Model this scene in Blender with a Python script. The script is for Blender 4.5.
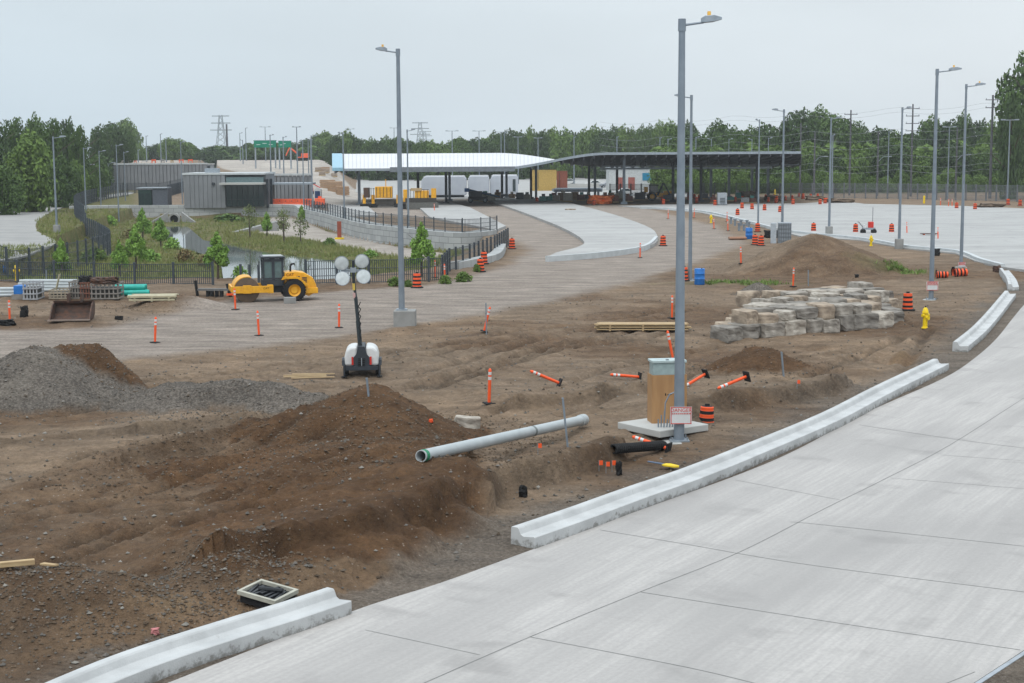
import bpy, math, random
import numpy as np
from mathutils import Vector, Matrix
random.seed(7)
PI = math.pi
for o in list(bpy.data.objects): bpy.data.objects.remove(o)
SC = bpy.context.scene; COL = SC.collection
# ------------------------------------------------------------------ camera
F = 1540.0; HC = 8.3
PITCH = math.atan((341.5-152)/F); ROLL = math.radians(-0.35)
cam = bpy.data.objects.new('camera', bpy.data.cameras.new('camera')); COL.objects.link(cam)
RM = Matrix.Rotation(PI/2-PITCH, 3, 'X') @ Matrix.Rotation(ROLL, 3, 'Z')
cam.matrix_world = Matrix.Translation((0, 0, HC)) @ RM.to_4x4()
cam.data.sensor_width = 36; cam.data.lens = F/1024*36
cam.data.clip_start = .5; cam.data.clip_end = 12000
SC.camera = cam
# ------------------------------------------------------------------ world, sun, exposure
SUN_EL, SUN_AZ = math.radians(58), math.radians(200)      # azimuth clockwise from +Y
W = bpy.data.worlds.new("World"); SC.world = W; W.use_nodes = True
nt = W.node_tree; nt.nodes.clear()
def N(t, kind, **kw):
    n = t.nodes.new(kind)
    for k, v in kw.items(): setattr(n, k, v)
    return n
wo = N(nt, 'ShaderNodeOutputWorld')
sky = N(nt, 'ShaderNodeTexSky', sky_type='NISHITA', sun_disc=False)
sky.sun_elevation = SUN_EL; sky.sun_rotation = SUN_AZ; sky.dust_density = 5; sky.air_density = 1.4
b1 = N(nt, 'ShaderNodeBackground'); b1.inputs[1].default_value = .09
nt.links.new(sky.outputs[0], b1.inputs[0])
tc = N(nt, 'ShaderNodeTexCoord'); sx = N(nt, 'ShaderNodeSeparateXYZ'); nt.links.new(tc.outputs['Generated'], sx.inputs[0])
mr = N(nt, 'ShaderNodeMapRange'); mr.inputs[1].default_value = -.33; mr.inputs[2].default_value = .3
nt.links.new(sx.outputs[0], mr.inputs[0])
rp = N(nt, 'ShaderNodeMix', data_type='RGBA')
rp.inputs[6].default_value = (.66, .79, .885, 1); rp.inputs[7].default_value = (.88, .95, 1.0, 1)
nt.links.new(mr.outputs[0], rp.inputs[0])
mz = N(nt, 'ShaderNodeMapRange'); mz.inputs[1].default_value = 0; mz.inputs[2].default_value = .13
mz.inputs[3].default_value = 0; mz.inputs[4].default_value = .6
nt.links.new(sx.outputs[2], mz.inputs[0])
rp2 = N(nt, 'ShaderNodeMix', data_type='RGBA'); rp2.inputs[7].default_value = (.84, .92, .98, 1)
nt.links.new(mz.outputs[0], rp2.inputs[0]); nt.links.new(rp.outputs[2], rp2.inputs[6])
cn = N(nt, 'ShaderNodeTexNoise'); cn.inputs['Scale'].default_value = 3; cn.inputs['Detail'].default_value = 3
mp = N(nt, 'ShaderNodeMapping'); mp.inputs['Scale'].default_value = (1, 1, 3.5)
nt.links.new(tc.outputs['Generated'], mp.inputs[0]); nt.links.new(mp.outputs[0], cn.inputs[0])
cm = N(nt, 'ShaderNodeMapRange'); cm.inputs[1].default_value = .3; cm.inputs[2].default_value = .7
cm.inputs[3].default_value = .95; cm.inputs[4].default_value = 1.05; nt.links.new(cn.outputs[0], cm.inputs[0])
zs_ = N(nt, 'ShaderNodeMapRange'); zs_.inputs[1].default_value = .14; zs_.inputs[2].default_value = .9; zs_.inputs[3].default_value = 1.0; zs_.inputs[4].default_value = 2.3
nt.links.new(sx.outputs[2], zs_.inputs[0]); zm_ = N(nt, 'ShaderNodeMath', operation='MULTIPLY'); nt.links.new(cm.outputs[0], zm_.inputs[0]); nt.links.new(zs_.outputs[0], zm_.inputs[1])
b2 = N(nt, 'ShaderNodeBackground'); nt.links.new(rp2.outputs[2], b2.inputs[0]); nt.links.new(zm_.outputs[0], b2.inputs[1])
mx = N(nt, 'ShaderNodeMixShader'); mx.inputs[0].default_value = .85
nt.links.new(b1.outputs[0], mx.inputs[1]); nt.links.new(b2.outputs[0], mx.inputs[2]); nt.links.new(mx.outputs[0], wo.inputs[0])
sl = bpy.data.lights.new('sun', 'SUN'); sl.energy = 1.3; sl.angle = math.radians(25); sl.color = (1, .96, .9)
so = bpy.data.objects.new('sun', sl); COL.objects.link(so)
sd = Vector((math.sin(SUN_AZ)*math.cos(SUN_EL), math.cos(SUN_AZ)*math.cos(SUN_EL), math.sin(SUN_EL)))
so.rotation_euler = sd.to_track_quat('Z', 'Y').to_euler()
SC.view_settings.view_transform = 'Standard'; SC.view_settings.look = 'None'
SC.view_settings.exposure = 0.0; SC.view_settings.gamma = 1
SC.render.resolution_x = 1024; SC.render.resolution_y = 683
# ------------------------------------------------------------------ pixel -> world
def ray(px, py): return RM @ Vector(((px-512)/F, (341.5-py)/F, -1))
def atz(px, py, z=0.0):
    d = ray(px, py); t = (z-HC)/d.z; return Vector((d.x*t, d.y*t, z))
def atd(px, py, D):
    d = ray(px, py); t = D/d.y; return Vector((d.x*t, D, HC+d.z*t))
def xy(p): return (p[0], p[1])
# ------------------------------------------------------------------ numpy noise
def h2(ix, iy, s):
    n = (ix.astype(np.int64)*374761393 + iy.astype(np.int64)*668265263 + s*974634777) & 0xffffffff
    n = ((n ^ (n >> 13))*1274126177) & 0xffffffff
    return ((n ^ (n >> 16)) & 0xffff)/65535.0
def vn(x, y, s=0):
    ix = np.floor(x); iy = np.floor(y); fx = x-ix; fy = y-iy
    fx = fx*fx*(3-2*fx); fy = fy*fy*(3-2*fy)
    a = h2(ix, iy, s); b = h2(ix+1, iy, s); c = h2(ix, iy+1, s); d = h2(ix+1, iy+1, s)
    return (a*(1-fx)+b*fx)*(1-fy)+(c*(1-fx)+d*fx)*fy
def fbm(x, y, s=0, o=4):
    t = np.zeros_like(x); a = .5
    for i in range(o):
        t += a*(vn(x, y, s+i)-.5)*2; x = x*2.03+17.1; y = y*2.03+5.7; a *= .5
    return t
def sst(a, b, x):
    t = np.clip((x-a)/(b-a), 0, 1); return t*t*(3-2*t)
def psd(poly, x, y):                      # signed distance to a closed polygon, + inside
    d = np.full(x.shape, 1e9); ins = np.zeros(x.shape, bool); n = len(poly)
    for i in range(n):
        x0, y0 = poly[i][:2]; x1, y1 = poly[(i+1) % n][:2]; ex, ey = x1-x0, y1-y0
        t = np.clip(((x-x0)*ex+(y-y0)*ey)/(ex*ex+ey*ey+1e-12), 0, 1)
        d = np.minimum(d, np.hypot(x-x0-t*ex, y-y0-t*ey))
        c = ((y0 > y) != (y1 > y)) & (x < (x1-x0)*(y-y0)/((y1-y0) if y1 != y0 else 1e-9)+x0)
        ins ^= c
    return np.where(ins, d, -d)
def lsd(line, x, y):                      # distance to open polyline and side (+ left of direction)
    d = np.full(x.shape, 1e9); s = np.zeros(x.shape)
    e = np.zeros(x.shape)
    for i in range(len(line)-1):
        x0, y0 = line[i][:2]; x1, y1 = line[i+1][:2]; ex, ey = x1-x0, y1-y0; L = math.hypot(ex, ey)
        tr = ((x-x0)*ex+(y-y0)*ey)/(L*L); t = np.clip(tr, 0, 1)
        dd = np.hypot(x-x0-t*ex, y-y0-t*ey); m = dd < d
        s = np.where(m, np.sign(ex*(y-y0)-ey*(x-x0)), s)
        over = np.zeros(x.shape)
        if i == 0: over = np.maximum(over, -tr*L)
        if i == len(line)-2: over = np.maximum(over, (tr-1)*L)
        e = np.where(m, over, e); d = np.where(m, dd, d)
    return d, s, e
def smooth(pts, k=6, closed=False):       # Catmull-Rom
    out = []; n = len(pts)
    for i in range(n if closed else n-1):
        g = (lambda j: pts[j % n]) if closed else (lambda j: pts[max(0, min(n-1, j))])
        p0, p1, p2, p3 = [Vector(g(i+a)) for a in (-1, 0, 1, 2)]
        for q in range(k):
            t = q/k
            out.append(.5*((2*p1)+(p2-p0)*t+(2*p0-5*p1+4*p2-p3)*t*t+(3*p1-p0-3*p2+p3)*t**3))
    if not closed: out.append(Vector(pts[-1]))
    return out
# ------------------------------------------------------------------ layout
EDGE = [atz(*p) for p in [(-40, 772), (60, 728), (165, 684), (350, 612), (440, 583), (520, 554), (640, 510), (740, 474), (800, 448), (865, 413),
                          (944, 378), (976, 357), (997, 338), (1013, 318), (1026, 303), (1045, 287), (1100, 270)]]
EDGE = smooth(EDGE, 5)
ROAD = [xy(p) for p in EDGE]+[(95, 150), xy(atz(1024, 650)+(atz(1024, 650)-atz(972, 684))*20), xy(atz(972, 684)), xy(atz(972, 684)-(atz(1024, 650)-atz(972, 684))*4), (-9, 9), (-14, 12)]
HAUL = [xy(atz(*p)) for p in [(-90, 372), (0, 366), (100, 362), (250, 347), (340, 337), (480, 314), (560, 299), (640, 280), (712, 257), (745, 242), (715, 226), (640, 207), (560, 198), (330, 198), (330, 212),
        (480, 222), (530, 250), (505, 268), (430, 285), (330, 292), (235, 300), (100, 327), (0, 331), (-90, 334)]]
WBS = smooth([atz(*p, -1.5) for p in [(72, 219), (120, 218), (185, 218), (240, 217.5), (290, 217.5), (300, 222), (325, 229), (359, 240), (398, 246), (446, 252), (478, 252), (497, 249)]], 5)
BASIN = [xy(atz(*p, -1.5)) for p in [(-60, 263), (30, 262), (58, 251), (100, 230)]]+[(p.x, p.y+1.1) for p in WBS[6:-4]]+[xy(atz(*p, -1.5)) for p in [(476, 262), (445, 287), (350, 300), (0, 303), (-60, 303)]]
WATER = [xy(atz(*p, -1.7)) for p in [(162, 226), (187, 226), (203, 240), (236, 246), (275, 254), (347, 262), (356, 296), (226, 296), (221, 264), (203, 254), (176, 246), (164, 236)]]
RAMP = [xy(atd(px, 150, D)) for px, D in [(218, 900), (205, 560), (212, 440), (222, 400), (262, 350), (300, 292), (328, 255), (334, 232), (420, 232), (420, 262), (380, 290), (352, 360), (338, 460), (338, 900)]]
LROAD = [xy(atz(*p)) for p in [(-200, 235), (0, 212), (40, 206), (74, 201), (98, 197), (128, 192), (132, 194), (100, 199), (72, 205), (50, 213), (37, 222), (38, 232), (56, 242), (37, 252), (0, 261), (-200, 285)]]
PATH = [xy(atz(*p, -1.5)) for p in [(259, 234), (264, 222), (272, 218), (292, 218), (330, 233), (400, 248), (450, 255), (466, 262), (452, 267), (420, 262), (350, 248), (306, 240)]]
# mounds: px, py of foot centre, height, rx, ry, kind (0 brown, 1 grey gravel, 2 soil)
PLAT = [xy(atz(*p)) for p in [(310, 425), (400, 428), (462, 462), (492, 505), (478, 532), (410, 566), (320, 602), (235, 606), (150, 585), (40, 575), (-80, 560), (-60, 500), (120, 462)]]
MND = [(364, 441, 1.22, 4.0, 3.3, 0), (300, 478, .35, 4.5, 2.6, 0),
       (36, 400, 2.1, 4.0, 3.4, 1), (98, 393, .95, 1.9, 1.5, 0), (165, 408, .75, 2.3, 1.4, 1), (238, 405, 1.0, 2.7, 1.5, 1), (303, 409, .75, 2.2, 1.3, 1), (215, 425, .25, 3, 1.2, 2),
       (48, 628, .75, 2.4, 1.7, 2), (125, 612, .7, 1.8, 1.5, 2), (212, 592, .65, 1.3, 1.2, 2), (0, 615, .8, 1.8, 1.8, 2),
       (757, 368, 1.0, 2.2, 1.8, 0), (815, 271, 2.75, 6.8, 5.5, 2), (758, 292, .75, 1.5, 1.2, 1), (183, 308, .85, 3.0, 1.8, 2),
       (893, 358, -.45, 1.6, 1.3, 2), (640, 350, .22, 3, 1.2, 2), (860, 392, .25, 2, 1.0, 2), (700, 385, .18, 3, 1, 2), (395, 331, .2, 1.2, .8, 2), (440, 395, .2, 3, 1.2, 2)]
MNDW = [(atz(a, b), h, rx, ry, k) for a, b, h, rx, ry, k in MND]
# banks: polyline running so that the raised side is on the left, drop
BANKS = [([(496, 508), (505, 497), (525, 490), (560, 482), (605, 470), (622, 458)], .5), ([(520, 410), (570, 406), (625, 400), (650, 398)], .3), ([(690, 418), (740, 412), (800, 402), (842, 392)], .4),
         ([(235, 585), (300, 572), (370, 556), (430, 538), (462, 520)], .34), ([(130, 470), (210, 452), (270, 434)], .2), ([(150, 437), (220, 432), (300, 425)], .15), ([(0, 448), (100, 440), (190, 436)], .12)]
BNKW = [([xy(atz(*p)) for p in l], d) for l, d in BANKS]
RUTS = [[(-20, 540), (150, 500), (330, 455)], [(-20, 525), (150, 488), (310, 445)], [(0, 580), (160, 540), (330, 520)], [(-30, 505), (120, 478), (290, 440)], [(0, 395), (200, 375), (420, 350), (700, 305)],
        [(0, 402), (200, 381), (420, 356), (700, 310)], [(150, 460), (330, 410), (560, 345)], [(420, 390), (560, 350), (700, 330)], [(640, 435), (780, 388), (900, 340)], [(480, 420), (600, 372), (720, 345)], [(60, 470), (300, 420)], [(180, 545), (300, 500), (420, 480)], [(60, 555), (220, 510), (380, 470)], [(560, 420), (700, 372), (860, 350)], [(420, 372), (520, 345), (640, 322)], [(430, 382), (530, 353), (650, 330)], [(840, 300), (930, 330), (900, 372)], [(0, 425), (200, 398), (330, 385)]]
RUTW = [[xy(atz(*p)) for p in l] for l in RUTS]
def terrain(x, y, masks=False):
    x = np.asarray(x, float); y = np.asarray(y, float)
    sr = psd(ROAD, x, y); sh = psd(HAUL, x, y)
    near = 1-sst(95, 135, y)
    rough = near*(1-sst(-1.0, .8, sh)*.85)*(.25+.75*sst(.5, 3, -sr))
    z = rough*(.22*fbm(x/7, y/7, 3)+.11*fbm(x/1.9, y/1.5, 9)+.05*fbm(x/.55, y/.45, 21, 3)) + near*.02*fbm(x*3, y*3, 5, 2)
    z += (1-near)*.06*fbm(x/9, y/9, 31)
    brown = np.zeros_like(x); grey = np.zeros_like(x); track = np.zeros_like(x)
    wob = fbm(x/1.3, y/1.3, 40)*.16+fbm(x/.4, y/.4, 44, 3)*.05
    for p, h, rx, ry, k in MNDW:
        r = np.sqrt(((x-p.x)/rx)**2+((y-p.y)/ry)**2)
        rr = np.sqrt(r*r+.012)+wob*.8*np.clip(r*2, 0, 1)
        c = np.clip(1-rr, 0, 1)
        z += h*c*(1+.12*wob)
        m = sst(0, .1, c)
        if k == 0: brown = np.maximum(brown, m); grey *= (1-m)
        if k == 1: grey = np.maximum(grey, m); brown *= (1-m)
    pl = psd(PLAT, x, y)+wob*2.2
    ramp_ = .25+.75*sst(-8.5, -2.2, x)
    z += .58*ramp_*sst(-.6, 1.3, pl+fbm(x/1.1, y/.9, 131, 4)*.8)*(1+.25*fbm(x/2.2, y/1.2, 90, 3)); brown = np.maximum(brown, sst(-.6, .5, pl)*(.45+.55*sst(-9, -5, x+fbm(x/2, y/2, 92)*2)))
    rid = 1-np.abs(fbm(x/1.6, y/1.1, 95, 5)); z += sst(.1, .8, brown)*(.10*(1-np.abs(fbm(x/.7, y/.5, 120, 4))*2)-.05)+rough*.20*(rid-.8)*sst(-.4, .3, fbm(x/5, y/5, 97, 2))+rough*.035*fbm(x*2.6, y*2.2, 99, 3)
    for l, d in BNKW:
        dd, s, e = lsd(l, x, y)
        w = dd*s+wob*1.6
        z += np.where(w > -.4, 1.5*d*sst(-.2, .25, w)*np.exp(-np.clip(w, 0, 99)/2.5), 0)*np.exp(-(np.clip(e, 0, 99)/.8)**2)
        track = np.maximum(track, .75*np.exp(-((w-.0)/.33)**2)*np.exp(-(np.clip(e, 0, 99)/.8)**2))
    for l in RUTW:
        dd, s, e = lsd(l, x, y)
        f = np.exp(-(np.clip(e, 0, 99)/2)**2)
        dd = np.abs(dd+fbm(x/2.5, y/2.5, 77, 2)*.25)
        z += f*rough*(-.13*np.exp(-(dd/.22)**2)+.075*np.exp(-((dd-.42)/.18)**2))
        tread = .025*np.sin((x+y)*16)*np.exp(-(dd/.3)**2); z += f*rough*tread; track = np.maximum(track, f*rough*np.exp(-(dd/.16)**4)*(.85+.15*np.sin((x+y)*16)))
    # basin with the pond
    sb = psd(BASIN, x, y); ib = sst(-1.0, 9.0, sb)
    backwall = sst(130, 150, y)
    ib = np.where(sb > 0, np.maximum(sst(-.2, 5.0, sb), backwall*sst(-.4, .3, sb)), 0)
    ib = ib*sst(-.1, 1.5, -psd(LROAD, x, y))
    z = z*(1-ib)+ib*(-1.45+.12*fbm(x/6, y/6, 51))
    sw = psd(WATER, x, y); z -= np.where(ib > .3, .7*sst(-2.0, 1.0, sw), 0)
    # ramp to the elevated road
    u = x/np.maximum(y, 1)
    ht = np.clip((y-262)/185, 0, 1)*6*sst(-.098, -.125, u)*sst(-.212, -.2, u)
    hl = 6.1*sst(364, 367, y)*sst(-.272, -.262, u)*(1-sst(-.2, -.19, u))
    z = np.where(hl > .05, np.maximum(z, hl), z+np.where(y > 200, ht, 0))
    z -= np.where(sr > -.15, 0, 0)
    z = np.where(sr > -.25, np.minimum(z, .0)*(1-sst(-.25, .1, sr))-.3*sst(-.02, .3, sr), z)
    if not masks: return z
    grey = np.maximum(grey, .75*sst(3.0, 1.2, -sr+fbm(x/1.4, y/1.4, 66)*1.2)*(1-brown))
    edge = fbm(x/1.5, y/1.5, 61)*.8
    haul = sst(-1.0, 1.0, sh+edge)*(1-brown)
    brown = np.maximum(brown, .55*sst(-.1, .35, fbm(x/9, y/6, 70))*near*(1-sst(-1, 1, sh)))
    grass = sst(-.5, 2.5, sb+edge*2)
    pth = psd(PATH, x, y); grass *= 1-sst(-.4, .4, pth)
    for (a, b, c, d, s) in [(820, 262, 7, 3, .8), (868, 262, 2.6, 7, 1), (735, 283, 6, 1.5, .75), (900, 274, 4, 1.5, .8)]:
        p = atz(a, b); r = np.hypot((x-p.x)/c, (y-p.y)/d); grass = np.maximum(grass, s*np.clip(1.2-r-np.abs(fbm(x/1.2, y/1.2, 80))*.9, 0, 1)*(1 if a in (868,) else 1))
    lr = psd(LROAD, x, y)
    leftg = sst(-.232, -.25, u)*sst(112, 118, y)*(1-sst(.0, .4, lr))*(1-sst(362, 366, y))
    grass = np.maximum(grass, leftg)
    grass = np.maximum(grass, sst(292, 300, y)*sst(.07, .1, u)*.9)
    grass = np.maximum(grass, sst(600, 640, y))
    conc = sst(-.5, .5, psd(RAMP, x, y))*.9
    conc = np.maximum(conc, .7*sst(380, 390, y)*sst(-.27, -.262, u)*(1-sst(-.215, -.205, u)))
    conc = np.maximum(conc, .8*sst(-.2, .2, pth))
    grass *= (1-conc)
    mud = np.zeros_like(x)
    for (a, b, c, d) in [(185, 618, 2.2, .7), (100, 640, 1.2, .5), (330, 590, 1.4, .5), (905, 355, 1.0, .5)]:
        p = atz(a, b); rr_ = np.hypot(((x-p.x)*.8+(y-p.y)*.6)/c, (-(x-p.x)*.6+(y-p.y)*.8)/d)+fbm(x/.8, y/.8, 111)*.5; mud = np.maximum(mud, sst(1.05, .8, rr_))
    track = track*(1-mud)
    return z, brown, grey, grass, haul, conc, track, mud
def T(x, y): return float(terrain(np.array([x]), np.array([y]))[0])
_D = 13*1.0022**np.arange(0, 1700)
def at(px, py, far=480):
    d = ray(px, py); x = d.x/d.y*_D; z = HC+d.z/d.y*_D; h = terrain(x, _D)
    k = np.argmax(z < h)
    if z[k] >= h[k]: return atz(px, py)
    return Vector((x[k], _D[k], h[k]))
# ------------------------------------------------------------------ materials
MAT = {}
def mat(name, c, rough=.8, c2=None, scale=4, bump=0, metal=0, detail=5, spec=.3, stretch=None, bscale=None, island=False, alpha=1, trans=0):
    if name in MAT: return MAT[name]
    m = bpy.data.materials.new(name); m.use_nodes = True; t = m.node_tree; b = t.nodes['Principled BSDF']
    b.inputs['Roughness'].default_value = rough; b.inputs['Metallic'].default_value = metal
    b.inputs['Specular IOR Level'].default_value = spec
    b.inputs['Base Color'].default_value = (*c, 1)
    if trans: b.inputs['Transmission Weight'].default_value = trans
    co = N(t, 'ShaderNodeTexCoord'); src = co.outputs['Object']
    if stretch:
        mpp = N(t, 'ShaderNodeMapping'); mpp.inputs['Scale'].default_value = stretch; t.links.new(src, mpp.inputs[0]); src = mpp.outputs[0]
    no = N(t, 'ShaderNodeTexNoise'); no.inputs['Scale'].default_value = scale; no.inputs['Detail'].default_value = detail; t.links.new(src, no.inputs[0])
    c2 = c2 or tuple(v*.78 for v in c)
    r = N(t, 'ShaderNodeMapRange'); r.inputs[1].default_value = .35; r.inputs[2].default_value = .65; t.links.new(no.outputs[0], r.inputs[0])
    mi = N(t, 'ShaderNodeMix', data_type='RGBA'); mi.inputs[6].default_value = (*c, 1); mi.inputs[7].default_value = (*c2, 1)
    if island:
        g = N(t, 'ShaderNodeNewGeometry'); a = N(t, 'ShaderNodeMath', operation='ADD'); a.inputs[1].default_value = 0
        a2 = N(t, 'ShaderNodeMath', operation='MULTIPLY_ADD'); a2.inputs[1].default_value = .55
        hf = N(t, 'ShaderNodeMath', operation='MULTIPLY'); hf.inputs[1].default_value = .45
        oi = N(t, 'ShaderNodeObjectInfo'); hf2 = N(t, 'ShaderNodeMath', operation='MULTIPLY_ADD'); hf2.inputs[1].default_value = .35
        t.links.new(g.outputs['Random Per Island'], a2.inputs[0]); t.links.new(r.outputs[0], hf.inputs[0])
        t.links.new(oi.outputs['Random'], hf2.inputs[0]); t.links.new(hf.outputs[0], hf2.inputs[2]); t.links.new(hf2.outputs[0], a2.inputs[2]); t.links.new(a2.outputs[0], mi.inputs[0])
    else: t.links.new(r.outputs[0], mi.inputs[0])
    t.links.new(mi.outputs[2], b.inputs['Base Color'])
    if bump:
        n2 = N(t, 'ShaderNodeTexNoise'); n2.inputs['Scale'].default_value = bscale or scale*3; n2.inputs['Detail'].default_value = 4; t.links.new(src, n2.inputs[0])
        bp = N(t, 'ShaderNodeBump'); bp.inputs['Strength'].default_value = bump; bp.inputs['Distance'].default_value = .03
        t.links.new(n2.outputs[0], bp.inputs['Height']); t.links.new(bp.outputs[0], b.inputs['Normal'])
    MAT[name] = m; return m
galv = mat('galvanised', (.21, .245, .28), .5, (.17, .20, .235), 2, metal=.25)
steel = mat('steel', (.32, .36, .4), .45, metal=.5)
dark = mat('dark_paint', (.035, .042, .052), .5)
black = mat('black_rubber', (.015, .015, .016), .85)
orange = mat('orange_plastic', (.80, .10, .022), .5, (.72, .085, .02), 6)
white = mat('white_plastic', (0.577, 0.585, 0.585), .45, (0.515, 0.523, 0.523))
yellow = mat('yellow_paint', (.72, .36, .02), .4, (.60, .29, .02), 5)
hydy = mat('hydrant_yellow', (.8, .56, .01), .4)
red = mat('red_paint', (.55, .03, .02), .5)
glass = mat('dark_glass', (.03, .05, .055), .08, spec=.8)
tglass = mat('tinted_glass', (.10, .16, .165), .1, spec=.9)
blue = mat('blue_plastic', (.02, .16, .50), .4)
teal = mat('teal_pipe', (.02, .36, .30), .5)
green = mat('sign_green', (.0, .20, .12), .5)
rust = mat('rust', (.10, .05, .032), .8, (.05, .035, .03), 5, .4)
wood = mat('wood', (.42, .31, .17), .75, (.32, .22, .12), 3, stretch=(1, 8, 8))
ply = mat('plywood', (.37, .21, .095), .6, (.31, .17, .075), 2, stretch=(3, 3, .6))
concw = mat('kerb_concrete', (0.468, 0.491, 0.499), .85, (0.390, 0.413, 0.421), 1.3, .25, bscale=30)
conc = mat('concrete', (0.265, 0.265, 0.257), .85, (0.203, 0.203, 0.195), 1.5, .25)
concd = mat('grey_concrete', (0.195, 0.203, 0.215), .85, (0.164, 0.172, 0.183), .4, .1)
concl = mat('light_concrete', (0.429, 0.429, 0.413), .85, (0.359, 0.359, 0.343), .25, .1)
blockm = mat('block_wall', (0.281, 0.289, 0.285), .85, (0.195, 0.203, 0.203), .9, .3)
pvc = mat('grey_pvc', (.38, .41, .42), .5, (.33, .36, .37), 2)
boxm = mat('cabinet_grey', (.30, .38, .38), .5)
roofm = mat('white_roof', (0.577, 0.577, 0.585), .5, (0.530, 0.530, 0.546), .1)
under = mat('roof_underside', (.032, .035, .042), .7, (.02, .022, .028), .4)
bluef = mat('blue_film', (.14, .40, .62), .5)
bark = mat('bark', (.09, .07, .055), .9, (.05, .04, .03), 3)
utilp = mat('pole_wood', (.10, .10, .11), .9, (.075, .075, .085), 2)

def streak(name, c, c2, ang=0, joints=None):
    m = bpy.data.materials.new(name); m.use_nodes = True; t = m.node_tree; b = t.nodes['Principled BSDF']; L = t.links.new
    b.inputs['Roughness'].default_value = .8; b.inputs['Specular IOR Level'].default_value = .25
    co = N(t, 'ShaderNodeTexCoord'); mp1 = N(t, 'ShaderNodeMapping'); mp1.inputs['Rotation'].default_value = (0, 0, ang); L(co.outputs['Object'], mp1.inputs[0])
    def nz(sc, st, lo, hi, det=5):
        m2 = N(t, 'ShaderNodeMapping'); m2.inputs['Scale'].default_value = st; L(mp1.outputs[0], m2.inputs[0])
        n = N(t, 'ShaderNodeTexNoise'); n.inputs['Scale'].default_value = sc; n.inputs['Detail'].default_value = det; n.inputs['Distortion'].default_value = .3; L(m2.outputs[0], n.inputs[0])
        r = N(t, 'ShaderNodeMapRange'); r.inputs[1].default_value = lo; r.inputs[2].default_value = hi; L(n.outputs[0], r.inputs[0]); return r.outputs[0]
    a = nz(1, (.07, 1.9, 1), .4, .62); bb = nz(.35, (1, 1, 1), .3, .7); d = nz(4, (.12, 2.6, 1), .38, .64, 5); e = nz(.8, (1, .6, 1), .56, .72); w_ = nz(.55, (.05, 1, 1), .48, .6, 2); w2 = nz(.22, (.5, 1, 1), .45, .62)
    def mix(f, A, B, k=1):
        x = N(t, 'ShaderNodeMix', data_type='RGBA')
        fm = N(t, 'ShaderNodeMath', operation='MULTIPLY'); fm.inputs[1].default_value = k; L(f, fm.inputs[0]); L(fm.outputs[0], x.inputs[0])
        for i, v in ((6, A), (7, B)):
            if isinstance(v, tuple): x.inputs[i].default_value = (*v, 1)
            else: L(v, x.inputs[i])
        return x.outputs[2]
    r = mix(a, c, c2, .6); r = mix(bb, r, tuple(v*1.08 for v in c), .5); r = mix(w_, r, tuple(v*.9 for v in c2), .4); r = mix(w2, r, tuple(v*.82 for v in c2), .5); r = mix(d, r, c2, .5); r = mix(nz(12, (1, 1, 1), .38, .62, 6), r, tuple(v*.85 for v in c2), .28); r = mix(e, r, tuple(v*.70 for v in c2), .5)
    L(r, b.inputs['Base Color'])
    n3 = N(t, 'ShaderNodeTexNoise'); n3.inputs['Scale'].default_value = 40; L(co.outputs['Object'], n3.inputs[0])
    bp = N(t, 'ShaderNodeBump'); bp.inputs['Strength'].default_value = .15; bp.inputs['Distance'].default_value = .02; L(n3.outputs[0], bp.inputs['Height']); L(bp.outputs[0], b.inputs['Normal'])
    return m
slabm = streak('road_concrete', (.405, .385, .368), (.295, .282, .272), -math.atan2(27.5, 16.6))
plazam = streak('plaza_concrete', (.385, .38, .37), (.29, .287, .28), -.1)

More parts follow.
